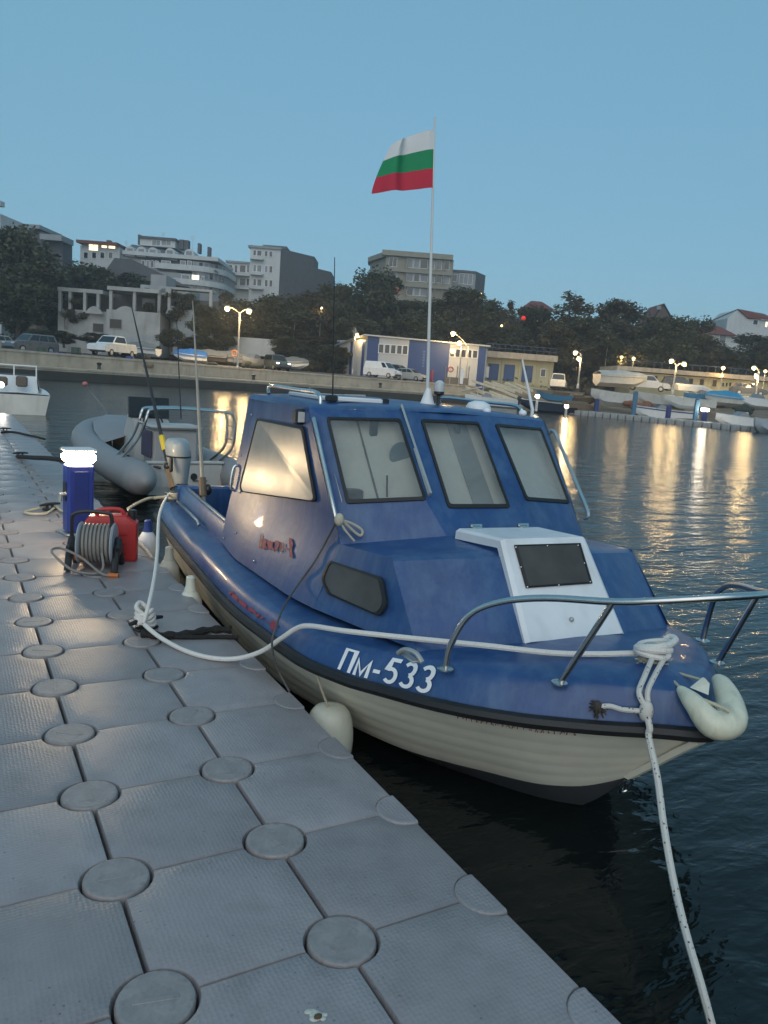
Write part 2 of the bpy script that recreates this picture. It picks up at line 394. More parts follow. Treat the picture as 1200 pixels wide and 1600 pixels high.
for j in range(-2, 40):
    o = h0 if j == -2 else h0.copy()
    if j > -2: COL.objects.link(o); o.parent = dock
    o.location = (0.986, 0.5 * j, 0.0)

# ================================================================== BLUE MOTOR BOAT
PSI = math.radians(-93.84659); SB = Vector((2.08281655, 0.67844519, ZW))
BF = Vector((math.cos(PSI), math.sin(PSI), 0)); BS = Vector((BF.y, -BF.x, 0))
def BW(a, w, z): return SB + BF * a + BS * w + Vector((0, 0, z))
def bl(a, w, z): return (a, -w, z)
def bray(u, v, a=None, w=None, z=None):                      # photo pixel on a boat plane -> boat coordinates
    d = ray(u, v); o = CAM - SB
    n, c = (BF, a) if a is not None else (BS, w) if w is not None else (Vector((0, 0, 1)), z)
    t = (c - o.dot(n)) / d.dot(n); X = o + d * t
    return X.dot(BF), X.dot(BS), X.z
def bsurf(u, v, wf, it=12, off=0.0):                         # photo pixel on a side surface w = wf(a, z)
    w = 0.85
    for _ in range(it):
        a, _w, z = bray(u, v, w=w); w = wf(a, z) + off
    return bray(u, v, w=w)
boat = thing("motor_boat", "blue cabin motor boat with cream hull, white foredeck hatch and Пм-533 on its bow", "motor boat", SB, PSI)

RUB = [(.60, 0), (.575, .05), (.498, .147), (.388, .32), (.26, .483), (.169, .577), (.037, .692), (-.123, .796), (-.326, .895), (-.553, 1.0), (-.845, 1.095), (-1.353, 1.142), (-1.93, 1.185), (-2.95, 1.18), (-3.86, 1.166), (-4.9, 1.12)]
CHI = [(.258, 0, .28), (.245, .014, .268), (.19, .06, .225), (.11, .13, .175), (0, .22, .137), (-.1, .29, .118), (-.25, .385, .10), (-.4, .49, .085), (-.6, .62, .072), (-.885, .738, .06), (-1.2, .83, .05), (-1.6, .92, .04), (-2.1, .96, .03), (-3, .98, .02), (-3.9, .98, .02), (-4.9, .95, .02)]
KEEL = [(.258, .28), (.235, .25), (.17, .175), (.09, .085), (0, 0), (-.08, -.07), (-.2, -.15), (-.35, -.2), (-.55, -.24), (-.85, -.26), (-1.2, -.28), (-1.6, -.28), (-2.1, -.28), (-3, -.28), (-3.9, -.28), (-4.85, -.28)]
TOPE = [(.53, 0), (.515, .05), (.44, .155), (.335, .29), (.222, .415), (.12, .512), (0, .615), (-.15, .72), (-.35, .82), (-.57, .925), (-.86, 1.02), (-1.36, 1.07), (-1.93, 1.11), (-2.95, 1.11), (-3.86, 1.10), (-4.88, 1.05)]
def dense(T, n=4):                                             # smooth a table of points
    out = []
    for i in range(len(T) - 1):
        p0, p1, p2, p3 = T[max(i - 1, 0)], T[i], T[i + 1], T[min(i + 2, len(T) - 1)]
        for j in range(n):
            t = j / n
            out.append(tuple(.5 * (2 * b + (c - a) * t + (2 * a - 5 * b + 4 * c - d) * t * t + (3 * b - a - 3 * c + d) * t ** 3) for a, b, c, d in zip(p0, p1, p2, p3)))
    return out + [T[-1]]
RUB, CHI, KEEL, TOPE = dense(RUB), dense(CHI), dense(KEEL), dense(TOPE)
def zr(a): return lerp(a, [-5, -3, -1.5, -.5, .2, .6], [.43, .44, .455, .50, .575, .625])
def hb(a): return lerp(a, [-5, -.9, -.4, 0, .5], [.12, .12, .145, .155, .15])
def hull_side(s):
    rings = []
    for (ra, rw), (ca, cw, cz) in zip(RUB, CHI):
        rw = max(rw - .025, 0); ring = []
        for k in range(6):
            for v, o in ((k / 6 + .004, .0), (k / 6 + .05, .0035), (k / 6 + .11, .003), ((k + 1) / 6 - .004, .0)):
                t = v; fl = math.sin(math.pi * t) * -.012
                ww = cw + (rw - cw) * t + (o + fl if rw > .001 else 0)
                ring.append(bl(ca + (ra - ca) * t, s * max(ww, 0), cz + (zr(ra) - cz) * t))
        ring.append(bl(ra, s * rw, zr(ra))); rings.append(ring)
    return rings
hm = MB()
for s in (1, -1): hm.loft(hull_side(s), False)
tr = [bl(-4.9, .95, .02), bl(-4.9, 1.095, zr(-4.9)), bl(-4.88, 1.05, .55), bl(-4.88, -1.05, .55), bl(-4.9, -1.095, zr(-4.9)), bl(-4.9, -.95, .02), bl(-4.85, 0, -.28)]
hm.poly(tr)
hull = hm.build("hull", cream, boat, smooth=25)
bm_ = MB()
for s in (1, -1):
    bm_.loft([[bl(c[0], s * c[1], c[2]), bl((c[0] + k[0]) / 2, s * c[1] * .5, c[2] * .45 + k[1] * .55), bl(k[0], 0, k[1])] for c, k in zip(CHI, KEEL)], False)
bm_.build("hull_bottom", M("grey_antifouling", (0.07, 0.075, 0.085), 0.6, var=.2, scale=4, stain=.2), boat)
st = MB(); st.loft([[bl(a - .012, .03, z), bl(a + .012, .018, z - .006), bl(a + .012, -.018, z - .006), bl(a - .012, -.03, z)] for a, z in ((.252, .275), (.40, .42), (.50, .52), (.575, .59))], True, True, True)
st.build("stem_post", cream, boat)
rub = [bl(a, w, zr(a)) for a, w in reversed(RUB)] + [bl(a, -w, zr(a)) for a, w in RUB[1:]]
MB().tube(rub, .029, 8).build("rub_rail", black, boat)
dm = MB()
for s in (1, -1):
    rings = []
    for (ra, rw), (ta, tw) in zip(RUB, TOPE):
        zt = zr(ta) + hb(ta); zb = zr(ra) + .012; ring = []
        for t, b in ((0, 0), (.35, .010), (.7, .012), (.9, .006)):
            ring.append(bl(ra + (ta - ra) * t, s * max(0, rw - .014 + (tw - rw + .014) * t + (b if tw > .02 else 0)), zb + (zt - zb) * t))
        for k, dz in ((.985, .004), (.95, .010), (.86, .022), (.55, .045), (.25, .058), (0, .062)):
            if ta < -2.9 and k < .86: k = .86; dz = .022
            ring.append(bl(ta, s * tw * k, zt + dz * (1 if ta < .3 else max(.3, tw / .3))))
        rings.append(ring)
    dm.loft(rings, False)
dm.build("deck", blue, boat, smooth=50)
# cockpit: coaming, inner sides, floor
cm = MB()
for s in (1, -1):
    rings = []
    for a in (-3.0, -3.6, -4.2, -4.8):
        zt = zr(a) + hb(a); zc = lerp(a, [-4.9, -3], [.74, .715])
        rings.append([bl(a, s * .955, zt + .02), bl(a, s * .94, zc - .02), bl(a, s * .925, zc), bl(a, s * .875, zc), bl(a, s * .86, zc - .02), bl(a, s * .84, .10)])
    cm.loft(rings, False)
cm.loft([[bl(-4.8, w, .55), bl(-4.8, w, .72), bl(-4.76, w, .74), bl(-4.68, w, .74), bl(-4.66, w, .72), bl(-4.66, w, .1)] for w in (-.97, 0, .97)], False)
cm.poly([bl(-4.88, 1.05, .55), bl(-4.78, .97, .56), bl(-4.78, -.97, .56), bl(-4.88, -1.05, .55)])
cm.build("cockpit_coaming", blue, boat)
MB().poly([bl(-3, .85, .1), bl(-4.7, .85, .1), bl(-4.7, -.85, .1), bl(-3, -.85, .1)]).build("cockpit_floor", M("cockpit_floor_paint", (.12, .12, .12), .7, stain=.3), boat)
mb = MB(); mb.tube([bl(-4.45, .905, .738), bl(-3.9, .905, .733), bl(-3.1, .905, .724)], .012); mb.tube([bl(-4.55, 1.0, .60), bl(-4.5, 1.0, .63), bl(-3.6, 1.005, .625), bl(-3.55, 1.005, .60)], .013)
mb.build("gunwale_grab_rail", steel, boat)
# cabin shell
L2 = ([-3.0, -2.48, -1.45, -1.15, -.6, -.33], [.965, 1.0, .955, .925, .825, .75]); L2Z = ([-3.0, -2.48, -1.45, -.6, -.33], [.60, .60, .63, .69, .70])
def botw(a): return lerp(a, *L2)
def botz(a): return lerp(a, *L2Z)
FF = (-1.13, .80, .985); KN = (-.658, .74, 1.026); FT = (-.33, .75, .705); TF = (-1.675, .825, 1.656); TR_ = (-2.99, .80, 1.665)
def side_w(a, z):
    zb, wb = botz(a), botw(a); tt = max(0, min(1, (z - zb) / (1.66 - zb)))
    wt = lerp(a, [-2.99, -1.675], [.80, .825]); wm = lerp(a, [-3, -1.13], [.885, .80])
    t0 = (.985 - zb) / (1.66 - zb)
    return lerp(tt, [0, t0, 1], [wb, lerp(a, [-3, -1.13], [.895, .80]), wt])
def trunk_w(a, z):
    zt = lerp(a, [-1.13, -.658], [.985, 1.026]); wt = lerp(a, [-1.13, -.658], [.80, .74])
    zb, wb = botz(a), botw(a); t = (z - zb) / (zt - zb); return wb + (wt - wb) * t
cb = MB()
for s in (1, -1):
    rings = []
    for t in [i / 10 for i in range(11)]:
        ring = []
        for q in (0, .13, .27, .4, .52, .64, .76, .88, 1.0):
            zk, a = .985, -2.0
            for _ in range(4):
                zb = botz(a) - .01; z = zb + (zk - zb) * q / .4 if q <= .4 else zk + (1.66 - zk) * (q - .4) / .6
                af = lerp(z, [.64, .985, 1.656], [-1.15, -1.13, -1.675]); a = -3.0 + (af + 3.0) * t
            ring.append(bl(a, s * side_w(a, z), z))
        rings.append(ring)
    cb.loft(rings, False)
    # trunk side
    rings = []
    for t in [i / 6 for i in range(7)]:
        ab = -1.15 + (-.33 + 1.15) * t; atp = -1.13 + (-.658 + 1.13) * t; ring = []
        for q in [i / 4 for i in range(5)]:
            a = ab + (atp - ab) * q; zb = botz(ab) - .01; zt = lerp(atp, [-1.13, -.658], [.985, 1.026]); z = zb + (zt - zb) * q
            wb = botw(ab); wt = lerp(atp, [-1.13, -.658], [.80, .74]); ring.append(bl(a, s * (wb + (wt - wb) * q), z))
        rings.append(ring)
    cb.loft(rings, False)
# trunk top and front slope
wsf = [(-1.13, .80, .985), (-.97, .265, 1.055), (-.97, -.265, 1.055), (-1.13, -.80, .985)]
kne = [(-.658, .74, 1.026), (-.488, .305, 1.075), (-.488, -.305, 1.075), (-.658, -.74, 1.026)]
fot = [(-.33, .75, .70), (-.165, .30, .735), (-.165, -.30, .735), (-.33, -.75, .70)]
def sub(row, n=3):
    out = []
    for i in range(len(row) - 1):
        for k in range(n): out.append(tuple(row[i][j] + (row[i + 1][j] - row[i][j]) * k / n for j in range(3)))
    return out + [row[-1]]
def mix(r1, r2, t): return [tuple(a + (b - a) * t for a, b in zip(p, q)) for p, q in zip(r1, r2)]
W_, K_, T_ = sub(wsf), sub(kne), sub(fot)
T_ = [(a, w, z - .03) for a, w, z in T_]
cb.loft([[bl(*p) for p in r] for r in (W_, mix(W_, K_, .5), mix(W_, K_, .93), mix(K_, T_, .04), mix(K_, T_, .5), T_)], False)
# windscreen facets with openings
fac = [([(-1.675, .825, 1.656), (-1.53, .265, 1.676), (-.97, .265, 1.055), (-1.13, .80, .985)], [(-1.587, .739, 1.605), (-1.500, .331, 1.622), (-1.117, .333, 1.228), (-1.231, .737, 1.19)]),
       ([(-1.53, .265, 1.676), (-1.53, -.265, 1.676), (-.97, -.265, 1.055), (-.97, .265, 1.055)], [(-1.486, .193, 1.627), (-1.486, -.193, 1.627), (-1.090, -.197, 1.190), (-1.090, .197, 1.190)])]
fac.append(([(a, -w, z) for a, w, z in fac[0][0]], [(a, -w, z) for a, w, z in fac[0][1]]))
glass = mat_glass("windscreen_glass", (.86, .87, .86))
for outp, inp in fac:
    n = 4
    for i in range(n):
        j = (i + 1) % n; cb.poly([bl(*outp[i]), bl(*outp[j]), bl(*inp[j]), bl(*inp[i])])
# roof
rf = [[(-1.675, .825, 1.656), (-1.60, .54, 1.668), (-1.53, .265, 1.676), (-1.515, 0, 1.682), (-1.53, -.265, 1.676), (-1.60, -.54, 1.668), (-1.675, -.825, 1.656)]]
def roofrow(a, k, dz): return [(a, w * k, z + dz + .012 * (1 - (w / .83) ** 2)) for _, w, z in rf[0]]
rows = [rf[0], [(a - .03, w * .985, z + .016) for a, w, z in rf[0]], roofrow(-1.85, .975, .024), roofrow(-2.4, .965, .028), roofrow(-2.95, .96, .022), roofrow(-2.99, .965, .004)]
cb.loft([[bl(*p) for p in r] for r in rows], False)
for s in (1, -1): cb.loft([[bl(*(p if s == 1 else (p[0], p[1], p[2]))) for p in (r[0 if s == 1 else -1], (r[0][0], .83 * s * (1 if i < 1 else .985), 1.645))] for i, r in enumerate(rows)], False)
# rear bulkhead with a doorway
for s in (1, -1): cb.poly([bl(-2.99, s * .96, .6), bl(-2.99, s * .885, 1.05), bl(-2.99, s * .80, 1.66), bl(-2.99, s * .30, 1.67), bl(-2.99, s * .30, .6)])
cabin = cb.build("cabin", blue, boat, smooth=28)
def offs(poly, d):                                            # push a planar outline along its normal and return it with the normal
    P = [Vector(p) for p in poly]; n = (P[1] - P[0]).cross(P[-1] - P[0]).normalized()
    return P, n
def window(poly, gmat, fw=.02, proud=.006, outward=None, name="window", r=None):
    P = [Vector(bl(*p)) for p in poly]; c = sum(P, Vector()) / len(P)
    n = Vector()
    for i in range(len(P)): n += (P[i] - c).cross(P[(i + 1) % len(P)] - c)
    n.normalize()
    if n.dot(Vector(outward)) < 0: n = -n
    if r:                                                     # rounded corners
        Q = []
        for i, p in enumerate(P):
            a, b = P[i - 1], P[(i + 1) % len(P)]; rr = min(r, (a - p).length * .45, (b - p).length * .45)
            s0, s1 = p + (a - p).normalized() * rr, p + (b - p).normalized() * rr
            for k in range(5):
                t = k / 4; Q.append(s0 * (1 - t) ** 2 + p * 2 * t * (1 - t) + s1 * t * t)
        P = Q
    pane = MB().prism([p + n * (proud * .3) for p in P], n * .004).build(name, gmat, boat, smooth=0)
    m = len(P); outer, inner = [], []
    for i, p in enumerate(P):
        d = (p - c).normalized(); e = 1.0
        outer.append(p + d * fw * .55); inner.append(p - d * fw * .6)
    f = MB()
    f.loft([[q for q in outer], [q + n * proud for q in outer], [q + n * (proud + .004) for q in inner], [q for q in inner]], True)
    f.build("frame", black, pane, smooth=30)
    return pane
for (outp, inp), o in zip(fac, ((1, -.4, .6), (1, 0, .6), (1, .4, .6))):
    window(inp, glass, .022, .008, o, "front_window", .02)
# side windows: frosted acrylic with a blind right behind it
frost = M("frosted_side_pane", (.36, .325, .28), .30, var=.2, scale=5, coat=.0, spec=.3)
sw = [bsurf(u, v, side_w, off=.006) for u, v in ((403, 655), (474, 669), (494, 781), (488, 783), (379, 768), (376, 760))]
window(sw, frost, .022, .008, (0, -1, .2), "side_window", .03)
window([(a, -w, z) for a, w, z in sw], frost, .022, .008, (0, 1, .2), "side_window", .03)
smoke = M("smoked_portlight", (.070, .062, .055), .20, var=.3, scale=5, coat=.0, spec=.4)
pl = [bsurf(u, v, trunk_w, off=.006) for u, v in ((517, 877), (597, 904), (604, 945), (592, 962), (515, 928), (505, 905))]
window(pl, smoke, .022, .009, (0, -1, .4), "portlight", .03)
window([(a, -w, z) for a, w, z in pl], smoke, .022, .009, (0, 1, .4), "portlight", .03)
# cabin interior; cream panels added close behind the windscreen to catch light
inn = M("cream_lining_and_light_panels", (.74, .69, .61), .7, var=.06, scale=3, stain=.08)
it = MB()
for (outp, inp), w0, w1 in zip(fac, (.80, .255, -.275), (.275, -.255, -.80)):
    c_ = [inp[0], inp[1], inp[2], inp[3]]
    def pt(w_, z):
        az = lerp(z, [1.055, 1.676], [-.97, -1.53]) - max(0, abs(w_) - .265) * .27; return bl(az - .10, w_, z)
    it.poly([pt(w0, 1.655), pt(w1, 1.655), pt(w1, 1.08), pt(w0, 1.08)])
it.box(-1.99, -1.96, -.80, .80, .62, 1.60); it.box(-1.965, -1.955, -.01, .40, .62, 1.60); 
for s in (1, -1): it.poly([bl(-1.97, s * .79, .62), bl(-1.25, s * .77, .62), bl(-1.25, s * .76, 1.2), bl(-1.65, s * .77, 1.60), bl(-1.97, s * .77, 1.60)])
it.build("cabin_lining_and_light_panels", inn, boat)
def lin(w_, z, o=.006): return Vector(bl(lerp(z, [1.055, 1.676], [-.97, -1.53]) - max(0, abs(w_) - .265) * .27 - .10 + o, w_, z))
it = MB(); it.prism([lin(.545, 1.65), lin(.535, 1.65), lin(.535, 1.09), lin(.545, 1.09)], (.004, 0, 0)); it.build("door_gap", M("door_gap_shadow_strip", (.12, .11, .10), .8), boat)
it = MB(); it.prism([lin(-.02, 1.65), lin(-.16, 1.65), lin(-.16, 1.09), lin(-.02, 1.09)], (.004, 0, 0)); it.build("grey_locker_door", M("locker_grey", (.30, .30, .29), .6), boat)
MB().poly([bl(-1.95, .79, 1.0), bl(-1.2, .79, 1.0), bl(-1.03, .26, 1.08), bl(-1.03, -.26, 1.08), bl(-1.2, -.79, 1.0), bl(-1.95, -.79, 1.0)]).build("dashboard", M("dash_vinyl", (.16, .15, .14), .7), boat)
def frontpt(u, v, back): 
    # point of the windscreen plane below a photo pixel, pushed back along the boat
    best = None
    for k in range(200):
        z = 1.1 + k * .003; a, w_, _ = bray(u, v, z=z); e = abs(a - (lerp(z, [1.0, 1.676], [-.95, -1.53]) - max(0, abs(w_) - .265) * .26))
        if best is None or e < best[0]: best = (e, (a - back, w_, z))
    return best[1]
x = MB()
for u, v, hw, hh in ((590, 671, .022, .045), (722, 672, .016, .07)):
    a, w_, z = frontpt(u, v, .05); x.box(a - .02, a + .01, -w_ - hw, -w_ + hw, z - hh, z + hh, .006)
a, w_, z = frontpt(560, 776, .06); x.box(a - .1, a + .02, -w_ - .05, -w_ + .05, z - .03, z + .028, .008)
x.build("wiper_motor_box", blackpl, boat)
a, w_, z = frontpt(634, 712, .07); MB().lathe([(.0, 0), (.065, 0), (.07, .004), (.065, .01), (0, .012)], bl(a, w_, z), 28, 'X').build("round_gauge", M("gauge_face", (.15, .19, .22), .3), boat)
a, w_, z = frontpt(612, 765, .05); MB().tube([bl(a, w_, z - .05), bl(a - .01, w_ + .005, z + .07)], .005).build("radio_aerial", blackpl, boat)
# wipers, front grab rails, spot lamp
mb = MB()
p, q = Vector(bl(-1.565, .30, 1.69)), Vector(bl(-1.135, .300, 1.245)); n_ = Vector((.62, 0, .6)) * .03
mb.tube([p, p + n_, q + n_, q], .008, 6); mb.tube([q + n_ * .6 + (p - q) * .5, q + n_ * .3], .011, 6)
mb.build("wiper", galv, boat)
for s in (1, -1):
    a0, a1 = Vector(bl(-1.60, s * .815, 1.585)), Vector(bl(-1.17, s * .82, 1.10)); n2 = Vector((.03, -s * .015, .025))
    MB().tube(smooth_path([a0, a0 + n2 + (a1 - a0) * .04, a0 + n2 + (a1 - a0) * .5, a0 + n2 + (a1 - a0) * .96, a1], 5), .011, 8).build("grab_rail", steel, boat)
a, w_, z = bsurf(467, 651, side_w, off=.02)
sl_ = MB().box(a - .04, a + .04, -w_ - .03, -w_ + .03, z - .045, z + .045, .012).build("spot_lamp", blackpl, boat)
MB().box(a + .041, a + .048, -w_ - .02, -w_ + .02, z - .03, z + .03, .002).build("lens", M("lamp_lens", (.5, .5, .48), .2), sl_)
# roof fittings
mb = MB(); mb2 = MB()
mb.tube(smooth_path([bl(-2.85, .70, 1.69), bl(-2.83, .70, 1.745), bl(-2.2, .71, 1.745), bl(-1.83, .715, 1.74), bl(-1.78, .715, 1.68)], 4), .012)
mb2.tube(smooth_path([bl(-2.85, -.70, 1.69), bl(-2.83, -.70, 1.745), bl(-2.2, -.71, 1.745), bl(-1.83, -.715, 1.74), bl(-1.78, -.715, 1.68)], 4), .012)
mb.build("roof_rail", steel, boat); mb2.build("roof_rail", steel, boat)
MB().box(-2.6, -1.9, -.64, -.60, 1.695, 1.722, .006).build("roof_box", white, boat)
MB().box(-1.86, -1.80, -.60, -.30, 1.70, 1.728, .006).build("roof_batten", white, boat)
for y0, y1 in ((-.66, -.60), (-.30, -.26)): MB().box(-1.86, -1.79, y0, y1, 1.695, 1.735, .008).build("batten_clamp", blackpl, boat)
MB().lathe([(.085, 0), (.085, .02), (.07, .045), (.03, .06)], bl(-1.98, -.50, 1.695), 18).build("antenna_dome", white, boat)
for px, lab in ((-.40, 0), (-.68, 0)):
    MB().ball(bl(-1.72, px, 1.70), .028, .028, .022, 10, 6).build("deck_light", M("clear_lamp_cover", (.8, .8, .82), .15), boat)
tp = bray(816, 562, a=-2.05); bs = bray(832, 640, a=-1.95)
MB().tube([bl(*bs)[:2] + (1.66,), bl(*bs), bl(*tp)], [.013, .012, .006], 7).build("whip_antenna", white, boat)
t0 = bray(523, 402, a=-2.6); t1 = bray(520, 612, a=-2.6)
MB().tube([bl(t1[0], t1[1], 1.69), bl(*t1), bl(*t0)], [.008, .006, .003], 6).build("whip_antenna", blackpl, boat)
# all-round light
lp = bray(686, 612, a=-1.84)
ar = MB().tube([bl(lp[0], lp[1], 1.69), bl(lp[0], lp[1], 1.80)], .012).lathe([(.018, 1.775), (.034, 1.785), (.034, 1.80)], bl(lp[0], lp[1], 0), 12).build("all_round_light", blackpl, boat)
MB().lathe([(.030, 0), (.033, .02), (.030, .055), (.012, .07)], bl(lp[0], lp[1], 1.80), 14).build("light_globe", M("clear_lens", (.55, .56, .56), .1, var=.05), ar)
# hatch
hp = [(-.165, .288, .745), (-.485, .256, 1.145), (-.872, .27, 1.116)]
def hrow(p, dn):
    a, w_, z = p; return a, w_, z
up_n = [Vector((.78, 0, .62)), Vector((.42, 0, .9)), Vector((.05, 0, 1))]
rows = []
for p, n in zip(hp, up_n):
    base = Vector((p[0], 0, p[2])) - n * .055; ring = []
    for w_, k in ((p[1], 0), (p[1], .75), (p[1] - .02, 1), (-(p[1] - .02), 1), (-p[1], .75), (-p[1], 0)):
        q = base + n * .055 * k; ring.append(bl(q.x, w_, q.z))
    rows.append(ring)
hatch = MB().loft(rows, True, True, True).build("hatch", M("hatch_white_gelcoat", (.72, .73, .74), .38, var=.07, scale=4, bump=.04, bscale=30, stain=.22), boat, smooth=30)
def hpt(u, v, off=.004):
    o, d = CAM - SB, ray(u, v); p0 = Vector((hp[0][0], 0, hp[0][2])); n = Vector((hp[1][2] - hp[0][2], 0, hp[0][0] - hp[1][0])).normalized()
    O = Vector((o.dot(BF), o.dot(BS), o.z)); D = Vector((d.dot(BF), d.dot(BS), d.z))
    t = ((p0 + n * off) - O).dot(n) / D.dot(n); return tuple(O + D * t)
hw = window([hpt(*q) for q in ((805, 853), (905, 850), (923, 911), (823, 918))], smoke, .012, .006, (1, 0, .6), "hatch_window")
hw.parent = hatch
hb2 = MB()
for u, v in ((806, 855), (855, 853), (903, 852), (922, 909), (873, 914), (824, 917), (814, 886), (913, 880)):
    c = hpt(u, v, .012); hb2.ball(bl(*c), .0045, .0045, .0045, 7, 4)
hb2.build("window_bolt", steel, hatch)
for w_ in (.15, -.15): MB().box(-.895, -.845, -w_ - .03, -w_ + .03, 1.10, 1.128, .006).tube([bl(-.875, w_ - .035, 1.13), bl(-.875, w_ + .035, 1.13)], .007, 8).build("hinge", steel, hatch)
c = hpt(893, 968, .006); MB().ball(bl(*c), .012, .012, .012, 10, 6).build("catch", galv, hatch)
# trunk support boxes under the hatch so that it sits on the cabin trunk
MB().prism([bl(-.50, .24, 1.04), bl(-.50, .24, 1.09), bl(-.84, .25, 1.07), bl(-.84, .25, 1.0)], (0, .48, 0)).build("hatch_coaming", blue, boat)
MB().prism([bl(-.22, .265, .74), bl(-.50, .24, 1.095), bl(-.53, .24, 1.0), bl(-.25, .265, .70)], (0, .50, 0)).build("hatch_coaming", blue, boat)
# pulpit
half = [(-.10, .735, .70), (-.085, .73, .80), (-.03, .69, .94), (.07, .62, 1.02), (.22, .52, 1.075), (.43, .385, 1.115)]
frontp = [(.555, .29, 1.150), (.655, .17, 1.182), (.705, 0, 1.198)]
full = half + frontp; full = full + [(a, -w_, z) for a, w_, z in reversed(full[:-1])]
pu = MB().tube(smooth_path([bl(*p) for p in full], 5), .0135, 10)
for s in (1, -1): pu.lathe([(.034, 0), (.034, .006), (.02, .012)], bl(-.10, s * .735, .69 + .0), 12)
pu.build("pulpit_rail", steel, boat)
for s in (1, -1):
    MB().tube([bl(.248, s * .43, .73), bl(.43, s * .385, 1.113)], .0125, 10).lathe([(.032, 0), (.032, .006), (.02, .012)], bl(.248, s * .43, .735), 12).build("pulpit_brace", steel, boat)
# bow bitt, cleats, eye
MB().tube([bl(.28, 0, .74), bl(.28, 0, .87)], .028, 12).tube([bl(.28, -.075, .84), bl(.28, .075, .84)], .014, 8).lathe([(.06, .745), (.06, .757), (.03, .762)], bl(.28, 0, 0), 14).build("mooring_bitt", galv, boat)
c0 = bray(641, 1024, z=.735)
cl = MB().tube(smooth_path([bl(c0[0] - .06, c0[1] + .025, .725), bl(c0[0] - .025, c0[1] + .012, .752), bl(c0[0] + .025, c0[1] - .012, .752), bl(c0[0] + .06, c0[1] - .025, .725)], 4), .011).box(c0[0] - .055, c0[0] + .055, -c0[1] - .018, -c0[1] + .018, .72, .73, .004)
cl.build("deck_cleat", galv, boat)
MB().tube(smooth_path([bl(.255, .022, .262), bl(.235, .022, .205), bl(.225, 0, .19), bl(.235, -.022, .205), bl(.255, -.022, .262)], 4), .007).build("towing_eye", steel, boat)
# outboard on the transom, tilted
ob = MB()
cen = bray(278, 690, a=-5.05)
prof = [(.03, .60), (.055, .66), (.085, .80), (.115, .93), (.125, 1.02), (.12, 1.10), (.09, 1.135), (.04, 1.145)]
rings = []
for r, z in prof:
    k = (z - .6); rings.append([bl(-5.1 + 1.25 * r * math.cos(t) - .05 * k, cen[1] + .04 - .10 * (1 - k) + r * math.sin(t), z) for t in [2 * math.pi * i / 16 for i in range(16)]])
ob.loft(rings, True, True, True); om = M("outboard_grey", (.30, .34, .36), .35, var=.08, coat=.3)
outb = ob.build("outboard_motor", om, boat)
MB().box(-4.99, -4.94, -cen[1] - .02, -cen[1] + .10, .45, .72, .01).build("motor_bracket", blackpl, outb)
MB().box(-4.985, -4.955, -cen[1] - .09, -cen[1] - .055, .83, .98, .012).build("motor_vent", blackpl, outb)
bnd = MB(); bnd.loft([[bl(-5.1 + 1.25 * r * math.cos(t) - .05 * (z - .6), cen[1] + .04 - .10 * (1.6 - z) + r * math.sin(t), z) for t in [2 * math.pi * i / 16 for i in range(16)]] for r, z in ((.121, .965), (.122, .98))], True)
bnd.build("cowl_seam", blackpl, outb)

# ---- lettering on the bow band: flat strokes laid on the blue topside
def band(a_r, t, off=.0065):                                   # a_r along the rub line, t up the band
    xs = [p[0] for p in RUB][::-1]; ws = [p[1] for p in RUB][::-1]
    ta = [p[0] for p in TOPE]; i = 0
    # same station parameter on both curves
    ra = [p[0] for p in RUB]
    for k in range(len(ra) - 1):
        if ra[k] >= a_r >= ra[k + 1]:
            f = (ra[k] - a_r) / (ra[k] - ra[k + 1]); rw = RUB[k][1] + (RUB[k + 1][1] - RUB[k][1]) * f
            aa = TOPE[k][0] + (TOPE[k + 1][0] - TOPE[k][0]) * f; tw = TOPE[k][1] + (TOPE[k + 1][1] - TOPE[k][1]) * f; break
    zb, zt = zr(a_r) + .012, zr(aa) + hb(aa)
    bul = lerp(t, [0, .35, .7, .9, 1], [0, .010, .012, .006, 0])
    return Vector(bl(a_r + (aa - a_r) * t + off * .35, rw - .014 + (tw - rw + .014) * t + bul + off, zb + (zt - zb) * t))
def strokes(paths, wd):                                        # 2-D centre lines -> list of quads in (s, t)
    quads = []
    for P in paths:
        L, Rr = [], []
        for i, (x, y) in enumerate(P):
            x0, y0 = P[max(i - 1, 0)]; x1, y1 = P[min(i + 1, len(P) - 1)]
            dx, dy = x1 - x0, y1 - y0; d = math.hypot(dx, dy) or 1
            if 0 < i < len(P) - 1:
                ax, ay = x - x0, y - y0; bx, by = x1 - x, y1 - y; la, lb = math.hypot(ax, ay), math.hypot(bx, by)
                c = max(.35, (1 + (ax * bx + ay * by) / (la * lb)) / 2) ** .5
            else: c = 1
            nx, ny = -dy / d * wd / 2 / c, dx / d * wd / 2 / c
            L.append((x + nx, y + ny)); Rr.append((x - nx, y - ny))
        for i in range(len(P) - 1): quads.append((L[i], L[i + 1], Rr[i + 1], Rr[i]))
    return quads
def el(cx, cy, rx, ry, a0, a1, n=10): return [(cx + rx * math.cos(math.radians(a0 + (a1 - a0) * i / n)), cy + ry * math.sin(math.radians(a0 + (a1 - a0) * i / n))) for i in range(n + 1)]
GL = {  # glyphs in a box 0..w by 0..1
 'П': (.62, [[(.08, 0), (.08, .93), (.54, .93), (.54, 0)]]),
 'м': (.68, [[(.08, 0), (.08, .66), (.34, .10), (.60, .66), (.60, 0)]]),
 '-': (.36, [[(.04, .36), (.32, .36)]]),
 '5': (.56, [[(.50, .93), (.15, .93), (.11, .52)] + el(.27, .33, .22, .26, 120, -140, 12)]),
 '3': (.56, [el(.27, .71, .20, .22, 150, -80, 10), el(.27, .28, .22, .22, 75, -150, 11)]),
}
tx = MB(); pos = 0
word = 'Пм-533'; tot = sum(GL[c][0] + .10 for c in word) - .10
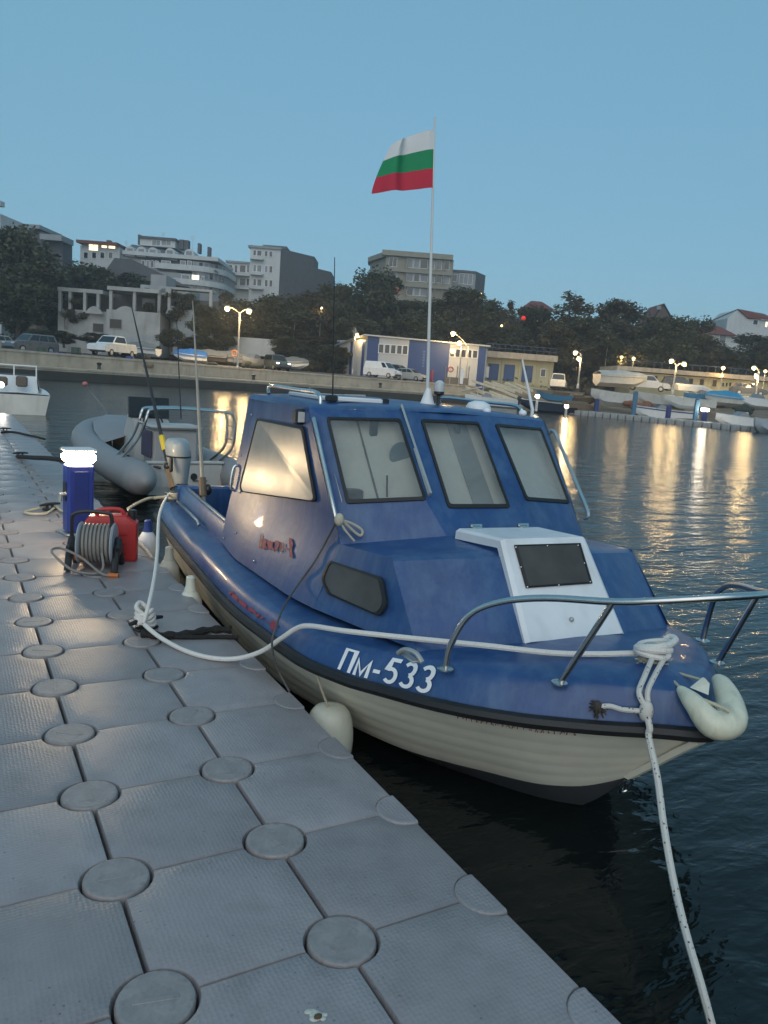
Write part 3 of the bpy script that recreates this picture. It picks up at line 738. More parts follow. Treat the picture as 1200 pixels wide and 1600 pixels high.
AS, AE = -.598, -.125                                          # where the number starts and ends along the rub line
for c in word:
    wd, ps = GL[c]
    for q in strokes(ps, .145):
        out = []
        for x_, y_ in q: out.append(band(AS + (AE - AS) * (pos + x_) / tot, .16 + .78 * y_))
        tx.poly(out)
    pos += wd + .10
tx.build("registration_number", M("white_vinyl_lettering", (.80, .80, .80), .5, var=.03), boat, smooth=0)
redp = M("faded_red_lettering", (.26, .025, .05), .55, var=.4, scale=20)
rx = MB(); rr_ = random.Random(11)
scr = [[(0.00, .30), (.06, .75), (.10, .30)], [(.14, .3), (.15, .62), (.21, .55), (.16, .45), (.22, .32)], [(.28, .33), (.26, .55), (.32, .58), (.33, .36), (.28, .33)], [(.40, .58), (.37, .45), (.41, .32), (.46, .38)], [(.50, .30), (.51, .62), (.58, .60), (.57, .45), (.52, .45)], [(.64, .32), (.66, .60), (.71, .34), (.74, .60)], [(.80, .44), (.88, .44)], [(.94, .2), (.93, .78), (1.0, .60), (.94, .45), (1.0, .22)]]
for q in strokes(scr, .05):                                   # script on the cabin side
    pts = []
    for x_, y_ in q:
        uu, vv = 405 + 52 * x_, 872 - 52 * y_ + 10 * x_
        pts.append(bl(*bsurf(uu, vv, side_w, off=.008)))
    rx.poly(pts)
rx.build("red_lettering", redp, boat, smooth=0); rx = MB()
for q in strokes(scr, .06):                                   # the same word lower down on the blue topside
    rx.poly([band(-1.95 + .75 * x_, .18 + .62 * y_) for x_, y_ in q])
rx.build("red_lettering", redp, boat, smooth=0)
sm_ = MB(); r4 = random.Random(4)
for k in range(22):                                            # small red marking on the cream bow strake
    t = k / 22; a_ = -.02 + .36 * t
    def hp_(a, v):
        for i in range(len(RUB) - 1):
            if RUB[i][0] >= a >= RUB[i + 1][0]:
                f = (RUB[i][0] - a) / (RUB[i][0] - RUB[i + 1][0]); g = lambda A, B: A + (B - A) * f
                ra, rw = a, g(RUB[i][1], RUB[i + 1][1]) - .025; ca, cw, cz = [g(CHI[i][j], CHI[i + 1][j]) for j in range(3)]
                return Vector(bl(ca + (ra - ca) * v + .002, cw + (rw - cw) * v + .016, cz + (zr(ra) - cz) * v))
    for q in strokes([[(r4.uniform(0, .3), r4.uniform(0, .3)), (r4.uniform(.1, .5), r4.uniform(.6, 1)), (r4.uniform(.4, .8), r4.uniform(0, 1))]], .16):
        sm_.poly([hp_(a_ + .016 * x_, .845 + .07 * y_) for x_, y_ in q])
sm_.build("small_red_marking", redp, boat, smooth=0)

# ---- small bolts and stains of the cabin side
bo = MB()
for u, v in ((393, 648), (376, 712), (375, 769), (368, 833), (349, 841), (397, 877), (345, 690)):
    a, w_, z = bsurf(u, v, side_w, off=.004); bo.ball(bl(a, w_, z), .009, .006, .009, 8, 5)
bo.build("cabin_bolt", steel, boat)
hd = bray(372, 725, a=-2.98); MB().tube(smooth_path([bl(-2.96, .885, .98), bl(-2.96, .92, 1.0), bl(-2.96, .905, 1.14), bl(-2.96, .87, 1.16)], 4), .011).build("door_handle", steel, boat)

# ================================================================== FLAG on the cabin roof
fb = bray(668, 625, a=-1.90); ft = bray(679, 197, a=-2.02)
flag = thing("flag_pole", "thin white pole on the cabin roof flying a white, green and red striped flag", "flag", BW(fb[0], fb[1], 1.70))
def rel(o, p): return Vector(p) - o.location
b_ = BW(fb[0], fb[1], 1.70); t_ = BW(*ft)
MB().tube([rel(flag, b_), rel(flag, b_.lerp(t_, .5)), rel(flag, t_ + (t_ - b_) * .03)], [.0115, .009, .005], 8).build("pole", M("white_pole_paint", (.62, .62, .60), .5, var=.08), flag)
MB().lathe([(.075, -.03), (.075, 0), (.045, .02), (.03, .07), (.02, .10), (.012, .115)], (0, 0, 0), 16).build("pole_base", white, flag)
fl_cols = [M("flag_white", (.66, .66, .66), .8, var=.05, bump=.1, bscale=30), M("flag_green", (.015, .24, .10), .8, var=.08, bump=.1, bscale=30), M("flag_red", (.50, .03, .06), .8, var=.08, bump=.1, bscale=30)]
tp_, bt_ = BW(*bray(679, 203, a=-2.02)), BW(*bray(677, 293, a=-1.99))
wdir = (BS * .93 - Vector((0, 0, .13)) - BF * .30).normalized()
fly = .375
def flagpt(x, y):                                             # x along the fly, y down the hoist
    p = tp_.lerp(bt_, y); ph = 9 * x + 1.6 * y
    sh = (BF * .03 * math.sin(ph) + BF * .012 * math.sin(17 * x + 2 * y)) * min(1, 3 * x)
    ln = fly * (1.0 - .30 * (1 - y) ** 1.3) 
    droop = Vector((0, 0, -1)) * (.022 * x + .055 * (1 - y) * x * x)
    return p + wdir * ln * x + sh + droop
for k in range(3):
    n1, n2 = 16, 5; g = [[flagpt(i / n1, (k + j / n2) / 3) - flag.location for j in range(n2 + 1)] for i in range(n1 + 1)]
    g2 = [[p + BF * .0015 for p in r] for r in g]
    m = MB().loft(g, False).loft(g2, False); m.build("flag_stripe", fl_cols[k], flag, smooth=60)

# ================================================================== ROPES AND FENDERS OF THE BOAT
rope_w = mat_rope("white_braided_rope", (.72, .68, .63), (.44, .41, .37), 130)
rope_f = mat_rope("flecked_rope", (.60, .57, .52), (.015, .015, .02), 62)
rope_c = mat_rope("old_cream_rope", (.50, .45, .34), (.30, .26, .18), 120)
rope_k = M("dark_tarred_rope", (.022, .02, .018), .95, var=.4, scale=40, bump=1.0, bscale=120)
def bz(u, v, z): return at_z(u, v, ZW + z)
def rope(name, label, pts, r, mat, cat="rope", k=6, n=8, group=None):
    P = smooth_path(pts, k); o = P[0].copy()
    ob_ = MB().tube([p - o for p in P], r, n).build(name, mat, None, loc=o); return tag(ob_, label, cat, group)
bt = BW(.28, 0, .83)
P = [bt + Vector((0, 0, .0)), bz(985, 1021, .815), bz(930, 1022, .79), bz(860, 1020, .778), bz(760, 1009, .768), bz(640, 997, .735), bz(540, 986, .70), bz(485, 978, .66), bz(463, 982, .62), bz(440, 997, .55), bz(408, 1018, .44), bz(370, 1029, .365), bz(330, 1028, .352), bz(290, 1017, .352), bz(255, 999, .36), bz(236, 985, .385), bz(226, 976, .40)]
rope("mooring_rope", "white braided rope from the bow bitt over the side deck down to the dock cleat", P, .0125, rope_w)
P = [bz(224, 974, .40)]
s0, s1 = at_z(226, 966, .10), BW(-4.86, .98, .62)
px = [(231, 950), (238, 920), (243, 890), (246, 860), (247, 830), (249, 805), (256, 785), (264, 772)]
V0, V1 = uvz(s0)[1], uvz(s1)[1]
for i, q in enumerate(px): P.append(at(*q, V0 + (V1 - V0) * ((i + 1) / len(px)) ** 1.9))
rope("mooring_rope", "slack white rope rising from the dock cleat to the stern of the blue boat", P, .012, rope_w)
# bow lines, tied on the bitt, one leg down into the water
def bandW(a_r, t, off): p = band(a_r, t, off); return BW(p.x, -p.y, p.z)
kn = bandW(.492, .50, .03); rubx = BW(.515, .205, .605)
wend = at_z(1122, 1640, ZW - .02)
V0, V1 = uvz(rubx)[1], uvz(wend)[1]
P = [kn, kn.lerp(rubx, .6) + BF * .01, rubx] + [at(u, v, V0 + (V1 - V0) * t) for u, v, t in ((1027, 1215, .14), (1037, 1290, .32), (1051, 1370, .50), (1071, 1455, .70), (1097, 1545, .88))] + [wend]
bowline = rope("bow_line", "black flecked white rope dropping from the bow bitt into the water in front", P, .0125, rope_f, k=8)
o = bowline.location
kb = MB()
for s_ in (1, -1):
    e0 = BW(.32, .035 * s_, .83); e1 = bandW(.49, .98, .02) + BS * (.022 * s_)
    kb.tube([p - o for p in smooth_path([e0, e0.lerp(e1, .6) + Vector((0, 0, .01)), e1, kn + BS * .008 * s_ + Vector((0, 0, .02))], 5)], .011, 8)
kb.ball(kn - o, .028, .026, .042, 12, 8)
fz = bandW(.385, .50, .022)
kb.tube([p - o for p in smooth_path([kn, bandW(.445, .50, .03), bandW(.415, .56, .026), fz], 5)], .010, 8)
kb.build("knot", rope_f, bowline)
r9 = random.Random(9); fr = MB()
for k in range(60):
    c = fz - o; d = Vector((r9.gauss(0, 1), r9.gauss(0, 1), r9.gauss(0, 1))).normalized() * r9.uniform(.015, .042)
    fr.tube([c, c + d * .6 + Vector((0, 0, -.004)), c + d + Vector((0, 0, -.012))], .0028, 4)
fr.ball(fz - o, .02, .02, .026, 8, 6)
fr.build("frayed_end", M("frayed_fibre", (.05, .04, .035), .95, var=.3), bowline)
# turns of rope round the bitt
wr = thing("bitt_rope_turns", "thick white rope turns wound round the bow bitt over older frayed rope", "rope", BW(.28, 0, .76))
o = wr.location; m = MB()
for k, (rr, z) in enumerate(((.046, .83), (.050, .85), (.046, .868))):
    m.tube([BW(.28 + rr * 1.1 * math.cos(t), rr * 1.5 * math.sin(t) - .006 * k, z + .012 * math.sin(t + k)) - o for t in [2 * math.pi * i / 18 for i in range(19)]], .0135, 8)
m.tube([p - o for p in smooth_path([BW(.30, .06, .85), BW(.33, 0, .87), BW(.30, -.10, .885), BW(.25, -.115, .88), BW(.28, -.05, .845), BW(.34, -.03, .84)], 5)], .0135, 8)
m.build("new_turns", rope_w, wr)
m = MB()
for k in range(5):
    m.tube([BW(.28 + (.04 + .004 * (k % 2)) * math.cos(t), (.043 + .004 * (k % 2)) * math.sin(t), .752 + .014 * k + .006 * math.sin(t * 2 + k)) - o for t in [2 * math.pi * i / 14 for i in range(15)]], .010, 6)
for k in range(26):
    t = r9.uniform(-1.2, 1.9); c = BW(.28 + .045 * math.cos(t), .05 * math.sin(t), r9.uniform(.75, .81)) - o
    d = BF * math.cos(t) + BS * math.sin(t) + Vector((0, 0, r9.uniform(-.8, .4))); m.tube([c, c + d * r9.uniform(.015, .035)], .003, 4)
m.build("old_turns", rope_c, wr)
# thin line from roof corner knot over the cabin side to the dock
P = [BW(*bsurf(527, 812, side_w, off=.03))]
for u, v, z, in ((510, 845, None), (490, 880, None), (468, 910, None)):
    P.append(BW(*bsurf(u, v, side_w, off=.02)))
P += [bz(452, 934, .685), bz(440, 955, .665), bz(432, 978, .635), bz(425, 1003, .57), bz(430, 1035, .45), bz(440, 1058, .37), bz(452, 1080, .335)]
tl = rope("thin_line", "thin dark grey line hanging from the cabin corner to the dock edge", P, .0055, M("thin_grey_cord", (.09, .085, .08), .9, var=.3, scale=60), "line")
o = tl.location; k0 = BW(*bsurf(530, 812, side_w, off=.03)) - o; m = MB()
m.ball(k0, .026, .026, .034, 10, 7)
lp_ = [k0, k0 + Vector((.03, .0, -.015)), k0 + Vector((.085, .0, -.06)), k0 + Vector((.125, -.01, -.085)), k0 + Vector((.13, -.01, -.055)), k0 + Vector((.07, 0, -.02)), k0]
m.tube(smooth_path(lp_, 6), .007, 6); m.tube(smooth_path([k0, k0 + Vector((.03, -.01, -.05)), k0 + Vector((.085, -.02, -.11))], 5), .006, 6)
m.build("bow_knot", rope_c, tl)
# dock cleats
def dock_cleat(label, p, yaw=0, mat=blackpl, wrap=None):
    t = thing("dock_cleat", label, "cleat", p, yaw)
    m = MB().box(-.07, .07, -.03, .03, 0.003, .02, .006).tube([(-.03, 0, .01), (-.03, 0, .05)], .014).tube([(.03, 0, .01), (.03, 0, .05)], .014).tube([(-.11, 0, .055), (-.05, 0, .062), (.05, 0, .062), (.11, 0, .055)], [.010, .015, .015, .010])
    m.build("cleat_body", mat, t)
    return t
cl1 = dock_cleat("dark cleat bound with white rope on the dock beside the blue boat", at_z(228, 984, .004), .4)
kw = thing("rope_knot", "bundled white rope knot wrapped round the dock cleat beside the blue boat", "rope", at_z(226, 980, .02)); m = MB()
for k in range(4):
    m.tube([(.055 * math.cos(t) * (1 - .08 * k), .045 * math.sin(t), .03 + .022 * k + .012 * math.sin(t * 2 + k)) for t in [2 * math.pi * i / 16 for i in range(17)]], .013, 7)
m.tube(smooth_path([(.02, -.03, .06), (-.05, -.02, .12), (-.02, .03, .14), (.03, 0, .09)], 5), .013, 7)
m.build("knot_turns", rope_w, kw)
rk = [at_z(u, v, .022) for u, v in ((222, 990), (250, 993), (290, 991), (330, 984), (362, 984))]
drk = rope("dark_rope", "thick fuzzy black rope lying across the dock blocks to the edge by the blue boat", rk, [.022 + .006 * math.sin(i * 1.7) for i in range(4 * 6 + 1)], rope_k)
m = MB().tube([p - drk.location for p in smooth_path([at_z(u, v, .016) for u, v in ((250, 994), (300, 996), (345, 995), (372, 996))], 5)], .013, 7)
m.build("second_strand", rope_k, drk)
# fenders
def fender(label, top, L, r, mat=fend, lean=(0, 0), blue_top=False, group="fenders between the blue boat and the dock"):
    t = thing("fender", label, "fender", top, 0, group)
    m = MB(); prof = [(.012, .05), (.018, 0), (.02, -.02), (r * .55, -.05), (r * .9, -.10), (r, -.17), (r, -L + .15), (r * .88, -L + .07), (r * .5, -L + .02), (.02, -L)]
    rings = [[(rr * math.cos(a) + lean[0] * -z, rr * math.sin(a) + lean[1] * -z, z) for a in [2 * math.pi * i / 18 for i in range(18)]] for rr, z in prof]
    m.loft(rings, True, True, True).build("fender_body", mat, t)
    m = MB().lathe([(.02, .06), (.03, .05), (.032, -.005), (r * .5, -.04), (.01, -.045)], n=14); m.build("fender_eye", M("fender_blue_end", (.02, .05, .22), .5) if blue_top else mat, t)
    return t
fp_ = BW(-.66, 1.0, .36)
f1 = thing("fender", "large round cream fender squeezed between the dock edge and the bow", "fender", BW(-.735, .965, .115), 0, "fenders between the blue boat and the dock")
m = MB(); m.loft([[(rr * math.cos(a), rr * math.sin(a), z) for a in [2 * math.pi * i / 22 for i in range(22)]] for rr, z in [(.118 * math.sin(math.pi * (.06 + .88 * i / 10)) ** .55, .165 * -math.cos(math.pi * i / 10)) for i in range(11)]], True, True, True).build("fender_body", fend, f1)
MB().tube([(0, 0, .13), (BW(-.70, 1.07, .46) - BW(-.735, .965, .115)) * .6 + Vector((0, 0, .06)), BW(-.70, 1.065, .47) - BW(-.735, .965, .115)], .006, 6).build("lanyard", rope_c, f1)
fender("cream fender hanging amidships on the blue boat's dock side", BW(-2.55, 1.27, .40), .46, .085)
fender("dirty pale fender hanging just behind the amidships one", BW(-3.35, 1.27, .42), .46, .085, M("dirty_fender", (.42, .40, .34), .6, var=.2, stain=.4))
fender("white fender with blue end hanging under the stern rope", BW(-4.2, 1.30, .46), .50, .085, white, blue_top=True)
# bow fender: a cream V shaped tube bent round the bow tip
bfp = [BW(*bray(1062, 1076, a=.50)), BW(*bray(1085, 1100, a=.59)), BW(*bray(1112, 1130, a=.655)), BW(*bray(1139, 1128, a=.66)), BW(*bray(1140, 1100, a=.60)), BW(*bray(1128, 1070, a=.52)), BW(*bray(1118, 1060, a=.48))]
bo_ = bfp[2]
bfen = thing("bow_fender", "cream V shaped fender folded round the bow tip of the blue boat", "fender", bo_)
MB().tube([p - bo_ for p in smooth_path(bfp, 6)], [lerp(i / 36, [0, .12, .35, .55, .75, 1], [.014, .034, .055, .060, .045, .02]) for i in range(37)], 14).build("fender_body", M("bow_fender_vinyl", (.64, .62, .48), .38, var=.16, scale=9, stain=.5, bump=.08, bscale=30, coat=.2), bfen)
m = MB().prism([p - bo_ for p in (BW(*bray(1078, 1074, a=.54)), BW(*bray(1098, 1058, a=.52)), BW(*bray(1105, 1066, a=.52)), BW(*bray(1103, 1084, a=.55)))], BF * .012)
m.build("fender_flap", fend, bfen)
m = MB()
for u0, v0, u1, v1 in ((1030, 1048, 1095, 1062), (1030, 1064, 1062, 1074)):
    m.tube([BW(.33, .0 + (0.0), .78) - bo_ if u0 < 0 else BW(.31, -.03, .775) - bo_, BW(*bray(u1, v1, a=.5)) - bo_], .006, 6)
m.tube([p - bo_ for p in smooth_path([BW(*bray(1066, 1080, a=.53)), BW(*bray(1095, 1092, a=.60)), BW(*bray(1125, 1104, a=.66)), BW(*bray(1140, 1112, a=.69))], 4)], .007, 6)
m.build("fender_lanyard", rope_c, bfen)

# ================================================================== DOCK PEDESTAL, CABLE REEL, JERRYCAN
pp = at_z(122, 834, 0.0)
ped = thing("service_pedestal", "blue dock pedestal with a brightly lit lamp on top beside the jerrycan", "pedestal", pp, .12)
pb = M("pedestal_blue", (.025, .05, .27), .45, var=.08, scale=5)
m = MB().box(-.11, .11, -.09, .09, .02, .62, .02); m.build("column", pb, ped)
MB().box(-.13, .13, -.11, .11, .003, .022, .006).build("base_plate", galv, ped)
MB().box(-.118, -.11, -.05, .05, .30, .46, .004).build("meter_flap", blackpl, ped)
MB().box(-.06, .06, -.098, -.0915, .10, .56, .003).build("door_panel", M("pedestal_panel_blue", (.02, .04, .2), .5), ped)
MB().tube([(-.11, -.04, .36), (-.16, -.05, .36), (-.165, -.05, .30)], .018, 8).build("socket", galv, ped)
lh = MB().box(-.125, .125, -.10, .10, .625, .72, .03).build("lamp_head", M("pedestal_lamp", (1, 1, 1), .4, var=0, emit=88.0, ecol=(1.0, .72, .40)), ped)
MB().box(-.13, .13, -.105, .105, .725, .75, .02).build("lamp_cap", M("lamp_cap_white", (.7, .7, .68), .5), ped)

rp_ = at_z(146, 888, 0.0)
reel = thing("cable_reel", "grey cable reel on a black stand in front of the red jerrycan on the dock", "cable reel", rp_, -.35)
for x in (-.15, .17):
    m = MB(); m.tube(smooth_path([(x, -.14, .012), (x, -.115, .07), (x, -.05, .17), (x, 0, .22), (x, .05, .17), (x, .115, .07), (x, .14, .012)], 4), [.026] * 25, 8)
    m.box(x - .025, x + .025, -.10, .10, .10, .2, .03)
    m.build("stand", blackpl, reel)
m = MB().tube(smooth_path([(-.15, 0, .2), (-.15, -.01, .36), (-.13, -.01, .405), (-.05, -.01, .425), (.08, -.01, .42), (.12, -.01, .40), (.13, -.01, .30)], 5), .014, 8); m.build("carry_handle", blackpl, reel)
gd = M("reel_drum_grey", (.36, .38, .40), .45, var=.1)
m = MB().lathe([(.05, -.10), (.145, -.10), (.155, -.09), (.145, -.08), (.06, -.07), (.06, .12), (.145, .13), (.155, .14), (.145, .15), (.05, .15)], (0, 0, .19), 28, 'X'); m.build("drum", gd, reel)
m = MB(); hel = []
for layer, (rad, n0) in enumerate(((.09, 8), (.118, 8), (.135, 7))):
    for i in range(n0 * 18):
        t = i / (n0 * 18); x = (-.065 + .185 * t) if layer % 2 == 0 else (.12 - .185 * t); a = 2 * math.pi * i / 18
        hel.append((x, rad * math.cos(a) + .004 * math.sin(7 * t + layer), .19 + rad * math.sin(a)))
m.tube(hel, .0115, 6); m.build("wound_cable", M("grey_cable", (.23, .21, .19), .55, var=.12, scale=20), reel)
m = MB().tube(smooth_path([(.08, -.13, .15), (.10, -.18, .05), (.05, -.22, .02), (-.10, -.24, .05), (-.24, -.20, .16), (-.20, -.12, .17), (-.05, -.17, .12), (.09, -.23, .03), (.17, -.25, .015)], 6), .009, 6); m.build("loose_cable", M("grey_cable", (.23, .21, .19), .55), reel)
m = MB().box(-.12, .0, -.10, -.04, .075, .125, .015).tube([(.15, -.25, .02), (.22, -.26, .02)], .018, 8); m.build("orange_plug", M("orange_plastic", (.45, .12, .02), .45), reel)

jp = at_z(172, 874, 0.0)
jc = thing("jerrycan", "red plastic jerrycan standing behind the cable reel on the dock", "jerrycan", jp, -.30)
redpl = M("red_plastic", (.48, .022, .02), .38, var=.12, scale=5, bump=.03, stain=.12)
prof = [(-.20, .0), (-.20, .27), (-.15, .345), (.12, .36), (.20, .30), (.20, .0)]
m = MB(); rings = []
for y, ins in ((-.085, .03), (-.075, .008), (-.055, 0), (.055, 0), (.075, .008), (.085, .03)):
    cx, cz = 0, .17; rings.append([(x * (1 - ins / .2), y, cz + (z - cz) * (1 - ins / .17)) for x, z in prof])
m.loft(rings, True, True, True); m.build("can_body", redpl, jc, smooth=25)
m = MB().tube(smooth_path([(-.10, 0, .345), (-.085, 0, .385), (.06, 0, .395), (.10, 0, .35)], 4), .016, 8); m.build("can_handle", redpl, jc)
MB().lathe([(.03, .30), (.03, .36), (.034, .362), (.034, .39), (.028, .395)], (.155, 0, 0), 14).build("cap", blackpl, jc)
m = MB()
for k in range(3): m.box(-.15, .13, -.0905, -.084, .07 + .07 * k, .085 + .07 * k, .003)
m.build("moulded_rib", redpl, jc)
oc = rope("grey_hose", "grey hose curling on the dock between jerrycan and fenders", [at_z(u, v, .015) for u, v in ((204, 842), (215, 846), (228, 858), (238, 872))], .015, M("grey_hose_rubber", (.3, .3, .29), .6), "hose")

# mooring gear farther along the dock edge
dock_cleat("dark cleat on the dock left of the lit pedestal", at_z(78, 797, .005), .5)
lrope = rope("cleat_rope", "loose cream rope looped round the cleat left of the lit pedestal", [at_z(u, v, .03) for u, v in ((112, 802), (96, 798), (82, 788), (70, 792), (52, 796), (38, 800), (50, 803), (72, 802), (84, 794))], .012, rope_c)
dock_cleat("dark cleat at the dock edge beside the grey inflatable's bow", at_z(32, 714, .005), .3)
rope("mooring_rope", "dark mooring line from the dock edge to the grey inflatable boat", [at_z(u, v, .03 + .1 * i) for i, (u, v) in enumerate(((28, 713), (50, 715), (75, 716), (100, 719)))], .03, rope_k)
dock_cleat("black cleat on the dock at the left edge of the view", at_z(8, 674, .005), .3)
rope("mooring_rope", "thin dark line from the far dock cleat toward the white cruiser", [at_z(u, v, .03) for u, v in ((2, 676), (20, 675), (45, 680), (70, 686))], .02, rope_k)
# white bird dropping on the near block
bd = MB(); rd = random.Random(2)
for k in range(9):
    c = at_z(494 + rd.uniform(-12, 12), 1586 + rd.uniform(-6, 6), .0085); bd.ball(c, rd.uniform(.008, .017), rd.uniform(.006, .012), .003, 10, 4)
bd.ball(at_z(497, 1587, .0095), .013, .01, .0045, 9, 4)
tag(bd.build("bird_dropping", M("bird_dropping_white", (.55, .53, .46), .8, var=.3, scale=80), None), "small white and brown bird dropping on the nearest dock block", "dropping")
tag(MB().ball(at_z(497, 1588, .0135), .011, .008, .005, 9, 5).build("dropping_crumb", M("dropping_brown", (.09, .06, .035), .9), None), "tiny brown crumb in the middle of the white dropping", "crumb")

# ================================================================== GREY INFLATABLE BOAT (stern toward us)
rib0 = at_z(290, 779, ZW)
RIBROT = math.radians(5.0)
rib = thing("inflatable_boat", "grey rigid inflatable with stainless roll bar moored behind the blue boat", "inflatable boat", rib0, RIBROT)
rib.scale = (.90, .90, .94)
gh = M("hypalon_grey", (.23, .235, .245), .55, var=.08, scale=3, bump=.04)
for s in (1, -1):
    path = [(s * .80, -.62, .34), (s * .80, -.50, .34), (s * .80, -.30, .34), (s * .80, .1, .35), (s * .82, 1.2, .37), (s * .82, 2.4, .44), (s * .74, 3.3, .56), (s * .48, 4.0, .62), (s * .12, 4.35, .68)]
    m = MB().tube(smooth_path(path, 4), [lerp(i, [0, 3, 6, 9, 33], [.03, .12, .20, .245, .235]) for i in range(33)], 18)
    tb = m.build("tube", gh, rib)
    MB().box(s * .80 - .02, s * .80 + .02, .3, .5, .585, .61, .01).build("grab_patch", blackpl, tb)
    MB().tube(smooth_path([(s * (.80 + .23), -.2 + .7 * k, .36 - .03 * (k % 2)) for k in range(6)], 4), .012, 6).build("grab_line", blackpl, tb)
m = MB(); m.loft([[(-.70, 2.2, .60), (-.3, 2.25, .72), (.3, 2.25, .72), (.70, 2.2, .60)], [(-.66, 3.0, .74), (-.3, 3.05, .92), (.3, 3.05, .92), (.66, 3.0, .74)], [(-.50, 3.7, .84), (-.25, 3.8, .97), (.25, 3.8, .97), (.50, 3.7, .84)], [(-.2, 4.3, .88), (-.08, 4.35, .93), (.08, 4.35, .93), (.2, 4.3, .88)]], False)
m.build("bow_cover", gh, rib, smooth=60)
m = MB(); rings = []
for y, wd, dz in ((0, .62, 0), (1.5, .62, 0), (3.0, .5, .12), (3.9, .2, .32), (4.2, .02, .5)): rings.append([(-wd, y, .18 + dz), (-wd * .6, y, -.02 + dz), (0, y, -.18 + dz), (wd * .6, y, -.02 + dz), (wd, y, .18 + dz)])
m.loft(rings, False); m.poly(rings[0]); m.build("rigid_hull", M("rib_hull_grey", (.40, .39, .36), .5, stain=.2), rib)
wp_ = M("rib_white_gelcoat", (.42, .42, .41), .45, var=.08, stain=.15)
m = MB().box(-.60, .60, .0, .06, .05, .52, .015).box(-.62, .62, -.02, .10, .52, .56, .012); tr_ = m.build("transom", wp_, rib)
m = MB()
for x, z, r in ((.12, .33, .055), (-.16, .42, .025), (-.05, .24, .02), (-.33, .44, .02)): m.lathe([(0, -.012), (r, -.012), (r, -.004), (r * .9, .0), (0, .0)], (x, 0, z), 16, 'Y')
m.build("drain_cap", blackpl, tr_)
MB().box(.1, .34, -.016, -.004, .26, .275, .003).build("transducer_bracket", blackpl, tr_)
m = MB().box(-.36, .40, .55, 1.05, .35, .98, .05); m.build("seat_box", M("seat_box_grey", (.33, .33, .33), .6, var=.08), rib)
MB().box(-.41, -.365, .56, 1.0, .55, .95, .01).build("seat_side_pad", M("purple_grey_pad", (.06, .05, .09), .7), rib)
MB().box(-.40, .44, .50, 1.08, .985, 1.05, .04).build("seat_cushion", wp_, rib)
m = MB().prism([(-.30, 1.7, .35), (-.30, 2.35, .35), (-.30, 2.35, .8), (-.30, 2.15, 1.10), (-.30, 1.8, 1.02)], (.62, 0, 0)); co = m.build("console", wp_, rib)
MB().prism([(-.34, 1.92, 1.06), (-.34, 1.98, 1.06), (-.34, 2.02, 1.40), (-.34, 1.96, 1.40)], (.70, 0, 0)).build("console_windscreen", M("dark_acrylic", (.015, .015, .016), .15), co)
m = MB().tube([(.17 * math.cos(t), 1.68 + .05 * math.sin(t), .98 + .17 * math.sin(t)) for t in [2 * math.pi * i / 18 for i in range(19)]], .016, 7); m.build("steering_wheel", blackpl, co)
m = MB()
for y in (-.02, .28):
    m.tube(smooth_path([(-.92, y + .55, .50), (-.86, y + .32, .62), (-.72, y + .12, .90), (-.66, y, 1.14), (-.63, y, 1.26), (-.54, y, 1.32), (.0, y, 1.34), (.64, y, 1.31), (.73, y, 1.26), (.76, y, 1.16), (.76, y + .02, .82), (.70, y + .16, .64), (.62, y + .3, .52)], 4), .022, 9)
for x, z in ((-.66, 1.1), (.76, 1.1), (.76, .9), (0, 1.34)): m.tube([(x, -.02, z), (x, .28, z)], .016, 7)
m.build("roll_bar", steel, rib)
m = MB().tube(smooth_path([(-.93, .5, .52), (-.80, .2, .56), (-.58, .05, .50), (-.42, -.04, .47)], 4), .018, 7); m.build("tow_line", blackpl, rib)
# rods and poles standing in the boats
def rod(name, label, p0, p1, r0, r1, mat, cat="fishing rod", grip=None, band_=None):
    t = thing(name, label, cat, p0); d = p1 - p0
    MB().tube([(0, 0, 0), d * .3, d * .6, d], [r0, r0 * .8, r0 * .5 + r1 * .5, r1], 7).build("blank", mat, t)
    if grip: MB().tube([d * grip[0], d * grip[1]], r0 * 1.7, 8).build("grip", M("cork_grip", (.16, .12, .08), .8), t)
    if band_: MB().tube([d * band_[0], d * band_[1]], r0 * 1.25, 8).build("yellow_band", M("yellow_tape", (.62, .46, .03), .5), t)
    return t
cfib = M("carbon_rod", (.02, .02, .022), .35, var=.1)
sternV = uvz(BW(-4.6, 0, 0))[1]
r1 = rod("fishing_rod", "black fishing rod with a yellow band leaning over the stern of the blue boat", at(273, 770, sternV + .1), at(204, 472, sternV + 1.5), .024, .005, cfib, grip=(.02, .14), band_=(.20, .27))
MB().ball(r1.location * 0 + (at(262, 728, sternV + .25) - r1.location), .04, .05, .04, 10, 7).build("fishing_reel", blackpl, r1)
r2 = rod("fishing_rod", "thin upright dark fishing rod right of the yellow banded one", at(283, 655, sternV + 1.8), at(276, 500, sternV + 2.2), .010, .004, cfib)
r3 = rod("fishing_rod", "pale lower fishing rod standing in the cockpit beside the cabin", at(318, 785, sternV - .7), at(301, 470, sternV - .2), .020, .004, M("pale_rod", (.33, .30, .25), .4, var=.15), grip=(.03, .12))
MB().ball(at(325, 765, sternV - .65) - r3.location, .035, .04, .05, 10, 7).build("fishing_reel", M("dark_reel", (.03, .03, .032), .3, .4), r3)
r4_ = rod("boat_pole", "slim dark pole slanting over the water behind the inflatable with a pink float tip", at(195, 678, uvz(rib0)[1] + 2), at(133, 600, uvz(rib0)[1] + 5), .015, .008, cfib, "pole")
MB().ball(at(133, 600, uvz(rib0)[1] + 5) - r4_.location, .06, .06, .05, 10, 7).build("float_tip", M("pink_float", (.5, .16, .14), .6), r4_)
